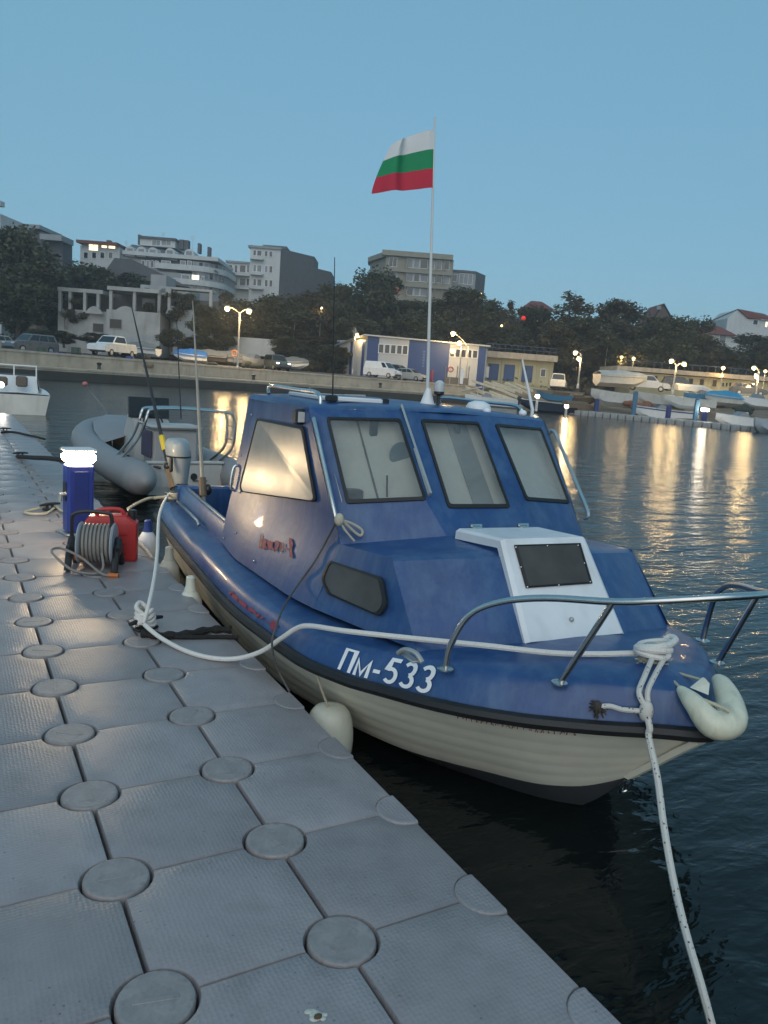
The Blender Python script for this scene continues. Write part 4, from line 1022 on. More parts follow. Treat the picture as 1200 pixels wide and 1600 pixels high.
# things in the cockpit of the blue boat
sp = bray(362, 770, a=-3.25)
ck = thing("cockpit_board", "pale board leaning in the cockpit against the cabin of the blue boat", "board", BW(-3.2, .55, .10))
o = ck.location
MB().prism([BW(-3.25, .70, .12) - o, BW(-3.75, .60, .12) - o, BW(-3.75, .62, .86) - o, BW(-3.35, .72, .95) - o], BS * .03).build("board_panel", M("pale_board", (.42, .41, .36), .6, stain=.3), ck)
bg_ = thing("tackle_bag", "dark tackle bag lying in the stern cockpit of the blue boat", "bag", BW(-4.35, .15, .10))
m = MB().ball((0, 0, .22), .34, .30, .24, 16, 10); m.build("bag_body", M("dark_canvas", (.02, .02, .024), .9, bump=.4, bscale=20), bg_)
MB().tube(smooth_path([(-.2, 0, .42), (-.1, 0, .52), (.1, 0, .52), (.2, 0, .42)], 4), .014, 6).build("bag_strap", blackpl, bg_)
rope("stern_rope", "cream rope knotted from the blue boat's stern toward the dock behind the jerrycan", [BW(-4.85, .98, .62), at(245, 778, sternV + .35), at(232, 779, sternV + .3), at(215, 786, sternV + .1), at(200, 795, sternV - .1)], .016, rope_c)
MB_e = thing("stern_cleat", "shiny stern cleat of the blue boat wrapped with cream rope", "cleat", BW(-4.82, .97, .60))
MB().tube([(-.03, 0, 0), (-.03, 0, .05)], .012).tube([(-.09, 0, .055), (.05, 0, .055)], .014).build("cleat_horn", steel, MB_e)
m = MB()
for k in range(3): m.tube([(.05 * math.cos(t), .05 * math.sin(t), .01 + .02 * k) for t in [2 * math.pi * i / 12 for i in range(13)]], .013, 6)
m.build("rope_turns", rope_c, MB_e)

# ================================================================== FAR SHORE: quay, road, beach, hill
RZ0 = math.atan2(UH.y, UH.x)
FRONT = [(-260, 46), (-60, 56), (100, 62), (200, 66), (340, 73), (480, 80), (600, 86), (720, 92), (750, 94)]
fr_ = [(uvz(at(u, 600, V))[0], V) for u, V in FRONT]
def strip(rows): 
    m = MB(); m.loft([[wp(*p) for p in r] for r in rows], False); return m
def off_row(dv, z): return [(U, V + dv, z) for U, V in fr_]
q = strip([off_row(0, -2), off_row(0, .10), off_row(0, .36)]).build("quay_wet_face", wet, smooth=0); q["kind"] = "structure"
jit = random.Random(8)
q = strip([off_row(0, .36), off_row(-.02, .48), off_row(-.10, .50), off_row(-.10, .64), off_row(.25, .66), off_row(3.2, .66)]).build("quay", concrete, smooth=20); q["kind"] = "structure"
q = strip([off_row(3.2, .66), off_row(3.2, 1.62), off_row(3.1, 1.64), off_row(3.1, 1.78), off_row(3.6, 1.80), off_row(3.6, 1.70)]).build("quay_upper_wall", concrete, smooth=20); q["kind"] = "structure"
E0 = fr_[-1]
def roadz(V): return lerp(V, [60, 78, 92, 110], [1.66, 1.76, 1.90, 2.15])
rows = [[(U, V + 3.6, 1.70) for U, V in fr_], [(U, V + 8, 1.82) for U, V in fr_], [(U * 1.02, max(V + 16, 84), 2.0) for U, V in fr_], [(U * 1.1, 108, 2.1) for U, V in fr_]]
q = strip(rows).build("harbour_road", asphalt, smooth=0); q["kind"] = "structure"
q = strip([[(E0[0], E0[1], z), (E0[0], E0[1] + 3.5, z), (E0[0], E0[1] + 14, z)] for z in (-2, .66)] + [[(E0[0], E0[1], .66), (E0[0], E0[1] + 3.5, 1.7), (E0[0], E0[1] + 14, 2.0)]]).build("quay_end_wall", concrete, smooth=0); q["kind"] = "structure"
def shoreV(U): return lerp(U, [11, 15, 22, 30, 45, 70, 140], [94, 80, 76, 72, 64, 56, 50])
def beachz(d): return lerp(d, [-4, 0, 5, 14, 22, 30], [-1.0, -.38, .25, 1.35, 1.95, 2.1])
m = MB(); g = []
for i in range(46):
    U = E0[0] + .02 + (i / 45) ** 1.3 * 130; row = []
    for d in (-4, 0, 2, 4, 6, 9, 12, 16, 20, 26, 34, 44, 60):
        V = shoreV(U) + d
        row.append(wp(U, min(V, 110), beachz(d) + (jit.uniform(-.08, .08) if 0 < d < 22 else 0)))
    g.append(row)
m.loft(g, False); q = m.build("shore", dirt, smooth=60); q["kind"] = "structure"
def hillz(U, V): return lerp(V, [106, 112, 125, 150, 180, 230, 320], [2.0, 3.4, 6.5, 11.5, 17, 22, 24]) * (1 + .10 * math.sin(U * .05 + 1))
m = MB(); g = []
for V in (105.9, 107, 109, 112, 116, 121, 127, 134, 142, 152, 164, 180, 200, 230, 280, 340):
    g.append([wp(U, V, (hillz(U, V) if V > 106.5 else 1.9) + (jit.uniform(-.3, .3) if V > 110 else 0)) for U in range(-180, 190, 6)])
m.loft(g, False); q = m.build("hillside", hillm, smooth=60); q["kind"] = "structure"
def gz(U, V):
    if V > 106: return hillz(U, V)
    if U > E0[0]: return beachz(V - shoreV(U))
    return 2.0

# ------------------------------------------------------------------ helpers for things on the far shore
class UB(MB):                                                  # a builder in across / away / height metres relative to a root
    def __init__(s, root): super().__init__(); s.root = root
def uroot(name, label, cat, U, V, z, th=0.0, group=None):
    return thing(name, label, cat, wp(U, V, z), RZ0 + math.radians(th), group)
def globe(p, r, mat, parent, energy=None, col=(1, .66, .28), name="lamp_globe"):
    o = parent.location; rot = Matrix.Rotation(-parent.rotation_euler.z, 3, 'Z'); q = rot @ (Vector(p) - o)
    MB().ball((0, 0, 0), r, r, r * .9, 14, 9).build(name, mat, parent, loc=q)
    if energy:
        d = bpy.data.lights.new("lamp_light", 'POINT'); d.energy = energy * 1.0; d.color = col; d.shadow_soft_size = r * 1.05
        lo = bpy.data.objects.new("lamp_light", d); COL.objects.link(lo); lo.parent = parent; lo.location = q + Vector((0, 0, -r - .25))
def lamp_post(label, base, top, heads, V, mat=galv, r=.26, energy=450, glow=warmglow, arms=True):
    b = at(*base, V); t = at(*top, V); root = thing("street_lamp", label, "street lamp", b, RZ0); R = Matrix.Rotation(-RZ0, 3, 'Z')
    h = t.z - b.z; m = MB().tube([(0, 0, -.3), (0, 0, h * .5), (0, 0, h)], [.10, .08, .06], 8)
    m.lathe([(.16, -.3), (.16, .15), (.10, .25)], n=10)
    for hd in heads:
        q = R @ (at(*hd, V) - b)
        if arms: m.tube(smooth_path([(0, 0, h - .15), (q.x * .45, q.y * .45, (h + q.z) / 2 + .12), (q.x, q.y, q.z + .2)], 4), .04, 6); m.lathe([(.05, .34), (.2, .27), (.24, .16)], (q.x, q.y, q.z), 12)
    m.build("post", mat, root)
    for hd in heads: globe(at(*hd, V), r * .92, glow, root, energy)
    return root
def box_on(root, name, mat, x0, x1, y0, y1, z0, z1, parent=None, b=0.0, smooth=0):
    return MB().box(x0, x1, y0, y1, z0, z1, b).build(name, mat, parent or root, smooth=smooth)

CARM = {}
def car(name, label, U, V, z, th, kind, col, cat="car", lit=False, group=None):
    root = uroot(name, label, cat, U, V, z, th, group)
    paint = M("paint_%d_%d_%d" % tuple(int(c * 99) for c in col), col, .28, var=.06, scale=2, coat=.5, stain=.08)
    P = dict(suv=(4.5, 1.72, 1.82, 1.02, (.04, 3.25), (.35, 2.55), [(0, .35), (.02, .95), (.15, 1.04), (3.3, 1.03), (4.25, .93), (4.45, .78), (4.5, .4), (4.4, .28), (.1, .28)]),
             hatch=(4.1, 1.45, 1.7, .92, (.15, 3.1), (.75, 2.15), [(0, .4), (.03, .82), (.2, .93), (3.1, .92), (3.9, .76), (4.08, .6), (4.1, .32), (4.0, .22), (.1, .22)]),
             van=(4.3, 1.86, 1.8, 1.05, (.02, 3.45), (.10, 2.70), [(0, .35), (.0, 1.0), (.05, 1.06), (3.45, 1.05), (4.1, .9), (4.28, .7), (4.3, .36), (4.2, .26), (.1, .26)]),
             pickup=(5.0, 1.92, 1.9, 1.16, (1.55, 3.95), (1.8, 3.1), [(0, .5), (.0, 1.10), (1.5, 1.12), (3.95, 1.14), (4.95, 1.04), (5.18, .9), (5.2, .5), (5.05, .42), (.1, .42)]))[kind]
    L, H, Wd, belt, cb_, ct_, prof = P; h = Wd / 2
    def X(p): return [(x - L / 2, zz) for x, zz in p]
    cx, cz = 0, .65; rings = []
    for y, k in ((-h + .02, .955), (-h, .985), (-h + .08, 1), (h - .08, 1), (h, .985), (h - .02, .955)):
        rings.append([(cx + (x - cx) * (.97 + .03 * k), y, cz + (zz - cz) * k) for x, zz in X(prof)])
    body = MB().loft(rings, True, True, True)
    b0, b1, t0, t1 = cb_[0] - L / 2, cb_[1] - L / 2, ct_[0] - L / 2, ct_[1] - L / 2; hb_, ht = h - .05, h - .22
    def cabr(k):
        return b0 + (t0 - b0) * k, b1 + (t1 - b1) * k, hb_ + (ht - hb_) * k, belt - .05 + (H - belt + .05) * k
    rings = []
    for k in (0, .9, 1.0):
        xa, xb, yy, zz = cabr(k); s_ = .0 if k < 1 else .08; xa += s_; xb -= s_; yy -= s_
        rings.append([(xa, -yy, zz), (xb, -yy, zz), (xb, yy, zz), (xa, yy, zz)])
    body.loft(rings, True, True, True)
    if kind == 'pickup': body.box(-L / 2 + .05, b0 - .02, -h + .06, -h + .14, 1.05, 1.28, .02); body.box(-L / 2 + .05, b0 - .02, h - .14, h - .06, 1.05, 1.28, .02)
    bd = body.build("body", paint, root, smooth=35)
    def wq(k0, k1, side, f0, f1, nm="window"):
        pts = []
        for k, rev in ((k0, 0), (k1, 1)):
            xa, xb, yy, zz = cabr(k); o = .012
            seg = [(xa + (xb - xa) * f0, side * (yy + o), zz), (xa + (xb - xa) * f1, side * (yy + o), zz)]
            pts += seg if not rev else seg[::-1]
        MB().prism(pts, (0, -side * .01, 0)).build(nm, glassd, root, smooth=0)
    rng = [(.55, .76), (.79, .95)] if kind == 'van' else [(.06, .94)] if kind == 'pickup' else [(.06, .30), (.33, .62), (.65, .94)]
    for s in (-1, 1):
        for f0, f1 in ([rng[1]] if kind == 'van' else rng): wq(.22, .86, s, f0, f1)
    for e in (0, 1):
        pts = []
        for k in (.18, .88):
            xa, xb, yy, zz = cabr(k); x = (xb + .012) if e else (xa - .012); seg = [(x, -yy * .9, zz), (x, yy * .9, zz)]; pts += seg if k < .5 else seg[::-1]
        MB().prism(pts, (-.01 if e else .01, 0, 0)).build("windscreen" if e else "rear_window", glassd, root, smooth=0)
    wr_ = .34 if kind in ('suv', 'pickup') else .30
    for x in (-L / 2 + .85, L / 2 - .85):
        for s in (-1, 1):
            w_ = MB().lathe([(wr_ * .6, -.1), (wr_ * .95, -.11), (wr_, -.06), (wr_, .06), (wr_ * .95, .11), (wr_ * .6, .1)], (x, s * (h - .10), wr_), 16, 'Y').build("wheel", tyre, root)
            MB().lathe([(.02, -.118), (wr_ * .6, -.112), (wr_ * .6, .112), (.02, .118)], (x, s * (h - .10), wr_), 14, 'Y').build("rim", galv, w_)
    for s in (-1, 1):
        MB().box(L / 2 - .18, L / 2 + .01, s * (h - .42), s * (h - .10), prof[4][1] - .22, prof[4][1] - .06, .03).build("headlight", M("headlight_lit", (.9, .9, .9), .1, var=0, emit=3.0, ecol=(1, .9, .7)) if lit else M("headlight_glass", (.55, .56, .58), .1, var=.05), root)
    MB().box(L / 2 - .12, L / 2 + .035, -h + .12, h - .12, .32, .52, .05).build("bumper", blackpl, root)
    if kind == 'pickup': MB().tube([(L / 2 + .03, -.7, .5), (L / 2 + .06, -.7, .85), (L / 2 + .06, .7, .85), (L / 2 + .03, .7, .5)], .03, 6).build("bull_bar", blackpl, root)
    return root

def small_boat(name, label, U, V, z, th, L=5, B=1.9, H=.9, hull=None, deck=None, stripe=None, screen=False, console=False, motor=False, cover=None, roof=False, tilt=0, group=None, flip=False):
    root = uroot(name, label, "boat", U, V, z, th, group)
    hull = hull or white; deck = deck or white
    rings, dk = [], []
    for k in range(13):
        t = k / 12; x = -L / 2 + L * t; w_ = B / 2 * (1 - max(0, (t - .45) / .55) ** 2.3) * (.93 + .07 * min(1, t * 4)); w_ = max(w_, .02)
        sh = H + .16 * t * t * H / .9; kz = lerp(t, [0, .7, 1], [0, .02 * H, .72 * H]); ch = kz + (sh - kz) * .32
        rings.append([(x, -w_, sh), (x, -w_ * .97, sh - .08), (x - .0, -w_ * .84, ch), (x, 0, kz), (x, w_ * .84, ch), (x, w_ * .97, sh - .08), (x, w_, sh)])
        wi = max(w_ - .14, .005); dz = sh - (.30 if .12 < t < .55 and not cover else -.03)
        dk.append([(x, -w_ + .01, sh + .015), (x, -wi, sh + .03), (x, -wi * .96, dz), (x, 0, dz + .03), (x, wi * .96, dz), (x, wi, sh + .03), (x, w_ - .01, sh + .015)])
    m = MB().loft(rings, False); m.poly(rings[0][::-1])
    if flip:
        m.v = [(x, y, H * 1.2 - zz) for x, y, zz in m.v]
    m.build("hull", hull, root, smooth=35)
    if flip: return root
    MB().loft(dk, False).build("deck", deck, root, smooth=35)
    if stripe:
        m = MB()
        for s in (0, 6): m.loft([[(r[s][0], r[s][1] * 1.012, r[s][2] - .06), (r[s][0], r[s][1] * .995, r[s][2] - .17)] for r in rings], False)
        m.build("stripe", stripe, root)
    if screen:
        x0 = L * .08
        m = MB().prism([(x0 + .62, -B * .36, H + .05), (x0 + .15, -B * .33, H + .55), (x0 + .18, -B * .33, H + .55), (x0 + .66, -B * .36, H + .05)], (0, B * .70, 0))
        for s in (-1, 1): m.prism([(x0 + .62, s * B * .36, H + .05), (x0 - .5, s * B * .40, H + .05), (x0 - .35, s * B * .37, H + .42), (x0 + .15, s * B * .33, H + .55)], (0, .015, 0))
        m.build("windscreen", M("boat_windscreen", (.13, .15, .17), .12, spec=.6), root)
    if console:
        m = MB().prism([(-.2, -.35, H - .3), (.35, -.35, H - .3), (.25, -.35, H + .45), (-.05, -.35, H + .5)], (0, .7, 0)); m.build("console", deck, root)
    if roof:
        cabm = MB().loft([[(x, y, zz) for x, y in ((xa, -yy), (xb, -yy), (xb, yy), (xa, yy))] for xa, xb, yy, zz in ((-L * .16, L * .24, B * .38, H), (-L * .14, L * .12, B * .34, H + .95), (-L * .17, L * .14, B * .36, H + .97), (-L * .17, L * .14, B * .36, H + 1.03))], True, True, True).build("wheelhouse", deck, root)
        for s in (-1, 1): MB().prism([(-L * .12, s * B * .372, H + .38), (L * .12, s * B * .372, H + .38), (L * .09, s * B * .352, H + .85), (-L * .12, s * B * .352, H + .85)], (0, s * .02, 0)).build("window", glassd, cabm, smooth=0)
    if motor:
        MB().loft([[(-L / 2 - .25 + r * 1.4 * math.cos(a), r * math.sin(a), zz) for a in [2 * math.pi * i / 10 for i in range(10)]] for r, zz in ((.06, -.3), (.08, H - .1), (.17, H + .05), (.18, H + .35), (.11, H + .45))], True, True, True).build("outboard_motor", blackpl, root)
    if cover:
        m = MB(); rows = []
        for k in range(11):
            t = k / 10; x = -L / 2 + L * t; w_ = max(B / 2 * (1 - max(0, (t - .45) / .55) ** 2.3) + .03, .04); sh = H + .14 * t * t
            pk = sh + .18 + .42 * math.sin(math.pi * min(1, t * .9 + .1)) + .05 * math.sin(t * 17)
            rows.append([(x, -w_ - .02, sh - .18), (x, -w_ * .8, sh + .12), (x, -w_ * .3, pk), (x, w_ * .3, pk), (x, w_ * .8, sh + .12), (x, w_ + .02, sh - .18)])
        m.loft(rows, False, False, False); m.build("cover", cover, root, smooth=60)
    if tilt: root.rotation_euler = (math.radians(tilt), 0, root.rotation_euler.z)
    return root

# ------------------------------------------------------------------ trees
leafA = mat_leaf("foliage_dark", (.034, .036, .022), (.100, .102, .056))
leafB = mat_leaf("foliage_olive", (.044, .038, .024), (.125, .108, .060))
bark = M("bark", (.05, .04, .03), .95, var=.3, scale=4)
def crown_mesh(seed, n_blob, per, rx, rz, leaf, sparse=1.0, h=10.0):
    r = random.Random(seed); vs, fs = [], []; blobs = []
    for k in range(n_blob):
        t = r.random(); z = h * (.16 + .80 * t); rr = rx * (1 - abs(t - .42) ** 1.6 * 1.5); a = r.uniform(0, 6.283); d = rr * r.uniform(.15, .95) ** .7
        blobs.append((d * math.cos(a), d * math.sin(a), z, r.uniform(.75, 1.5) * rx / 3.2))
    for bx, by, bz_, br in blobs:
        for k in range(per):
            d = Vector((r.gauss(0, 1), r.gauss(0, 1), r.gauss(0, 1))).normalized() * br * (r.random() ** .4) * r.choice((1, 1, 1, 1.25))
            c = Vector((bx, by, bz_)) + Vector((d.x, d.y, d.z * rz)); s = leaf * r.uniform(.6, 1.4)
            u = Vector((r.gauss(0, 1), r.gauss(0, 1), r.gauss(0, .6))).normalized(); w_ = u.cross(Vector((r.gauss(0, 1), r.gauss(0, 1), r.gauss(0, 1)))).normalized()
            o = len(vs); vs += [c - u * s * .6, c + w_ * s * .32 - u * .05 * s, c + u * s * .6, c - w_ * s * .32 + u * .05 * s]; fs.append((o, o + 1, o + 2, o + 3))
    return vs, fs, blobs
protos = []
for i, (nb, per, rx, rz, lf) in enumerate(((40, 270, 3.4, .8, .36), (34, 270, 2.7, .9, .34), (44, 270, 3.9, .75, .38), (24, 130, 2.2, 1.0, .27), (36, 270, 3.0, .85, .38))):
    vs, fs, bl_ = crown_mesh(20 + i, nb, per, rx, rz, lf)
    me = bpy.data.meshes.new("crown"); me.from_pydata([tuple(v) for v in vs], [], fs); me.materials.append(leafA if i % 2 == 0 else leafB)
    t = MB().tube([(0, 0, -1.5), (.05, 0, 1.5), (0, .1, 4), (.1, 0, 7)], [.30, .22, .15, .05], 7); rr = random.Random(i)
    for bx, by, bz_, br in bl_[::2]:
        s = Vector((0, .05, max(1.5, bz_ * .55))); t.tube([s, s.lerp(Vector((bx, by, bz_)), .5) + Vector((0, 0, -.15)), Vector((bx, by, bz_ + br * .3))], [.09, .06, .02], 5)
    to = t.build("trunk", bark, None); tm = to.data; bpy.data.objects.remove(to); protos.append((me, tm))
def tree(label, uc, vt, vb, wpx, V, k, seed=0, name="tree", group="trees on the slope behind the harbour"):
    b = at(uc, vb, V); h = (vb - vt) * V / 1200.0; wd = wpx * V / 1200.0
    root = thing(name, label, "tree", b, seed * 1.3, group)
    rad = (3.4, 2.7, 3.9, 2.2, 3.0)[k]; sx = 1.22 * wd / (2 * rad * 1.15); sz = h / 11.3
    for nm, me in (("crown", protos[k][0]), ("trunk", protos[k][1])):
        o = bpy.data.objects.new(nm, me); COL.objects.link(o); o.parent = root; o.scale = (sx, sx, sz)
    return root
TREES = [
 ("tall dark tree at the left edge in front of the roofs with a balcony slab", 28, 350, 522, 112, 98, 2), ("dark bushy tree below the balcony slab at the far left", 76, 412, 530, 66, 104, 0),
 ("broad dark tree under the hotel's left end with the lit corner", 132, 408, 525, 104, 122, 2), ("dark tree between the hotel and the ruined terrace's left roof", 190, 417, 500, 74, 124, 4),
 ("small shrubby tree growing on the ruined terrace by its right columns", 285, 452, 512, 58, 101, 0), ("small tree growing inside the ruined terrace's left bay", 118, 462, 512, 40, 100.5, 0), ("leafy tree in front of the ruined terrace's white wall end", 318, 474, 530, 46, 96, 2), ("low tree growing inside the ruined terrace's middle bay", 232, 468, 515, 30, 101, 4),
 ("dark rounded tree right behind the double street lamp", 385, 462, 545, 76, 108, 0), ("big dark tree below the white five storey block", 432, 458, 552, 95, 112, 2),
 ("low dark tree between the terrace's white wall and the double lamp", 345, 478, 548, 56, 103, 4), ("dark bushy tree right of the white five storey block's dark side", 482, 444, 560, 76, 116, 1),
 ("tall dark tree just left of the thin whip antenna's top", 517, 430, 560, 70, 118, 0), ("very dark tall tree left of the beige apartment block", 583, 416, 560, 88, 124, 2),
 ("dark tree under the beige block with pink lit leaves beside it", 622, 462, 540, 56, 128, 1), ("dark tree behind the flag pole at the beige block's foot", 662, 462, 545, 70, 122, 0),
 ("wide dark tree right of the flag pole above the blue shed", 716, 446, 550, 84, 120, 2), ("dark tree in front of the small grey building right of the beige block", 754, 458, 560, 52, 124, 4),
 ("thin sparse tree with a few twigs against the sky right of the small grey building", 788, 462, 560, 34, 118, 3), ("dark rounded tree behind the yellow building's left part", 828, 470, 572, 75, 118, 0),
 ("tall feathery tree standing highest right of the red light", 886, 448, 580, 72, 116, 3), ("dark dense tree under the tall feathery one", 900, 488, 585, 85, 112, 2),
 ("dark tree with a flat top above the pair of round path lamps", 960, 456, 585, 78, 118, 1), ("dark bush left of the brown gabled roof on the skyline", 1002, 482, 588, 66, 116, 4),
 ("dark spreading tree below the brown gabled roof on the skyline", 1040, 490, 590, 80, 112, 2), ("dark tree at the end of the row left of the red roofed houses", 1078, 487, 592, 52, 118, 0),
 ("low bushy tree in front of the red roofed house", 1120, 535, 592, 62, 116, 4), ("low grey green tree below the white gabled house", 1172, 515, 592, 70, 118, 0),
 ("dark tree standing between the blue shed and the yellow building's roof", 775, 500, 575, 70, 112, 0), ("dark low tree behind the blue shed's left end", 556, 478, 560, 56, 112, 4),
 ("dark low tree behind the middle of the blue shed", 640, 490, 560, 74, 112, 2), ("dark tree right of the single lamp with the small second head", 935, 510, 590, 70, 110, 4),
 ("dark tree right of the middle of the skyline above the long yellow building", 1010, 525, 592, 74, 110, 0), ("small dark tree left of the white plaster wall at the far left", 42, 455, 535, 60, 101, 4),
 ("dark little tree in the gap between hotel and white five storey block", 352, 452, 500, 26, 130, 1), ("dark tree filling the slope between white block and beige block", 548, 452, 560, 60, 126, 2),
 ("dark tree above the yellow building's right end", 862, 492, 580, 62, 110, 1), ("dark tree below the skyline gap left of the red roofed house", 1095, 515, 595, 50, 112, 1),
]
for i, (lab, uc, vt, vb, wx, V, k) in enumerate(TREES): tree(lab, uc, vt, vb, wx, V, k, i)
for i, (lab, uc, vt, vb, wx, V, k) in enumerate((("low dark shrub at the foot of the terrace building's left end", 100, 514, 540, 40, 92, 4), ("brownish shrub right above the white pickup's bonnet", 150, 518, 540, 46, 93, 0), ("shrub at the foot of the terrace building's right column wall", 268, 512, 545, 40, 92, 2),
     ("dark shrub left of the white retaining wall", 318, 520, 552, 50, 95, 4), ("shrub behind the blue tarpaulin boat", 300, 528, 556, 44, 93, 0), ("dark shrub right of the white retaining wall", 445, 524, 560, 46, 102, 2), ("shrub beside the blue shed's gable", 520, 536, 575, 60, 106, 0), ("low shrub behind the dark grey off road car", 62, 512, 540, 50, 92, 2))):
    tree(lab, uc, vt, vb, wx, V, k, 60 + i, "shrub", "shrubs along the back of the harbour road")
# undergrowth covering the slope
r = random.Random(77); vs, fs = [], []
for k in range(17000):
    V = 106 + 34 * r.random() ** 1.7; U = r.uniform(-75, 95) * V / 110; z = hillz(U, V) + abs(r.gauss(0, .75)) * (1 + .6 * math.sin(U * .35) * math.sin(V * .4))
    c = wp(U, V, z); s = r.uniform(.3, .75); u = Vector((r.gauss(0, 1), r.gauss(0, 1), r.gauss(0, 1))).normalized(); w_ = u.cross(Vector((r.gauss(0, 1), r.gauss(0, 1), r.gauss(0, 1)))).normalized()
    o = len(vs); vs += [tuple(c - u * s * .6), tuple(c + w_ * s * .4), tuple(c + u * s * .6), tuple(c - w_ * s * .4)]; fs.append((o, o + 1, o + 2, o + 3))
me = bpy.data.meshes.new("undergrowth"); me.from_pydata(vs, [], fs); me.materials.append(leafB)
ug = bpy.data.objects.new("undergrowth", me); COL.objects.link(ug); tag(ug, "dark scrubby undergrowth covering the slope behind the harbour", "undergrowth", kind="stuff")

# ------------------------------------------------------------------ buildings
class Bld:
    def __init__(s, name, label, V, u0, u1, v1, cat="building", zb=None):
        s.V = V; U0, U1, z0, z1 = rect(u0, u1, v1 - 10, v1, V); s.U0 = U0; s.z0 = z0 if zb is None else zb
        s.root = uroot(name, label, cat, (U0 + U1) / 2, V, s.z0); s.Uc = (U0 + U1) / 2
    def r(s, u0, u1, v0, v1):
        a, b, c, d = rect(u0, u1, v0, v1, s.V); return a - s.Uc, b - s.Uc, c - s.z0, d - s.z0
    def box(s, name, mat, u0, u1, v0, v1, y0=0.0, y1=8.0, down=0.0, parent=None, b=0):
        x0, x1, z0, z1 = s.r(u0, u1, v0, v1); return MB().box(x0, x1, y0, y1, z0 - down, z1, b).build(name, mat, parent or s.root, smooth=0)
    def win(s, u0, u1, v0, v1, mat=None, y=0.0, frame=True, name="window", parent=None, fm=None):
        x0, x1, z0, z1 = s.r(u0, u1, v0, v1); mat = mat or glassd
        f = MB(); t = .07
        f.box(x0 - t, x1 + t, y - .06, y + .02, z1, z1 + t).box(x0 - t, x1 + t, y - .10, y + .02, z0 - t, z0).box(x0 - t, x0, y - .06, y + .02, z0, z1).box(x1, x1 + t, y - .06, y + .02, z0, z1)
        n = max(1, round((x1 - x0) / 1.0))
        for k in range(1, n): xx = x0 + (x1 - x0) * k / n; f.box(xx - .03, xx + .03, y - .045, y + .02, z0, z1)
        fo = f.build(name, fm or white, parent or s.root, smooth=0)
        MB().box(x0, x1, y - .025, y - .005, z0, z1).build("pane", mat, fo, smooth=0); return fo
curtain = M("curtained_glass", (.16, .18, .20), .2, var=.35, scale=1.2)

# white five storey block with a dark side
B = Bld("apartment_block", "white five storey block with dark gable side on the hill behind the double street lamp", 165, 352, 440, 470)
B.box("wall", wallw, 390, 437, 388, 462, 0, 9, down=8); B.box("lower_wing", wallw, 353, 392, 410, 462, 1.2, 9, down=8)
x0, x1, z0, z1 = B.r(437, 440, 386, 462)
m = MB(); 
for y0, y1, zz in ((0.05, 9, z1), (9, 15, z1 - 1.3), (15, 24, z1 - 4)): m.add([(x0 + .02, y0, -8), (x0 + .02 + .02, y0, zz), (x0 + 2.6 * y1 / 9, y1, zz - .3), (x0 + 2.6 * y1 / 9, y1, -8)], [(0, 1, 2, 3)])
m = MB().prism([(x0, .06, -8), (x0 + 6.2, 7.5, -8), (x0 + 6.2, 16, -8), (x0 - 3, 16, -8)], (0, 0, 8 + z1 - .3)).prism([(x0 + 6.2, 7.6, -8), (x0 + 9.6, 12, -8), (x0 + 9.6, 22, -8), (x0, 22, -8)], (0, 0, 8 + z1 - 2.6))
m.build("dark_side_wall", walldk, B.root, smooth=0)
B.box("roof_slab", wallg, 388, 440, 385, 388.5, -.4, 9.5); B.box("roof_slab", wallg, 351, 393, 407, 410, .8, 9.5); B.box("roof_terrace_shed", walldk, 408, 446, 381, 385.5, 2, 7)
for r0, rows_ in ((393, ((391, 399), (414, 424), (436, 446))),):
    for v0, v1 in rows_:
        for u0, u1 in ((396, 400), (402, 408.5), (414, 418), (421, 425.5)): B.win(u0, u1, v0 + .076 * (u0 - 395), v1 + .076 * (u0 - 395), curtain if (u0 + v0) % 3 < 1 else glassd, frame=True)
for v0, v1 in ((413, 424), (434, 445)):
    for u0, u1 in ((355, 361), (365, 369), (373, 382), (384, 388)): B.win(u0, u1, v0, v1, curtain if int(u0 + v0) % 2 else glassd, y=1.2)
for v in (427, 448): B.box("balcony", wallw, 353, 391, v, v + 3.0, 0, 1.25)
for v in (403, 427, 449): B.box("balcony", wallw, 392, 412, v + .6, v + 3.4, -1.1, 0)

# beige apartment block
B = Bld("apartment_block", "beige flat roofed apartment block on the hill left of the flag pole", 168, 556, 706, 482)
B.box("wall", wallb, 600, 706, 402, 482, 0, 12, down=8)
x0, _, z0, z1 = B.r(574, 606, 400, 482)
MB().prism([(x0, 9, -6), (B.r(601, 601.1, 400, 482)[0], .03, -6), (B.r(601, 601.1, 400, 482)[0], 12, -6), (x0, 14, -6)], (0, 0, 6 + z1 - .2)).build("side_wall", wallb, B.root, smooth=0)
B.box("roof_slab", wallb, 597, 708, 395, 403, -.9, 12.5); 
MB().prism([(x0 - .6, 8.6, z1 - .1), (B.r(598, 598.1, 400, 482)[0], -.85, z1 - .1), (B.r(598, 598.1, 400, 482)[0], 12, z1 - .1), (x0 - .6, 14, z1 - .1)], (0, 0, 1.0)).build("roof_slab", wallb, B.root, smooth=0)
for v in (421, 443, 465): B.box("floor_band", wallb, 600, 706, v + 2, v + 6.5, -.7, 0)
for j, (v0, v1) in enumerate(((404, 420), (427, 441), (449, 463))):
    for i, (u0, u1) in enumerate(((608, 620), (636, 645), (647, 655), (657, 668), (671, 679), (682, 690), (693, 702))):
        if j == 2 and u0 > 660: continue
        dv = .06 * (u0 - 650); B.win(u0, u1, v0 + dv + 1, v1 + dv - 1, curtain if (i + j) % 3 else glassd)
for u in (634, 669, 680.5, 691.5): B.box("balcony_divider", wallb, u, u + 1.2, 404 + .06 * (u - 650), 466 + .06 * (u - 650), -.68, 0)
B.box("chimney", walldk, 642, 648, 391, 395.5, 4, 5.2); B.box("chimney", walldk, 581, 586, 399, 403, 9, 10)
B.win(648, 660, 497, 505, litwin, y=-.02)

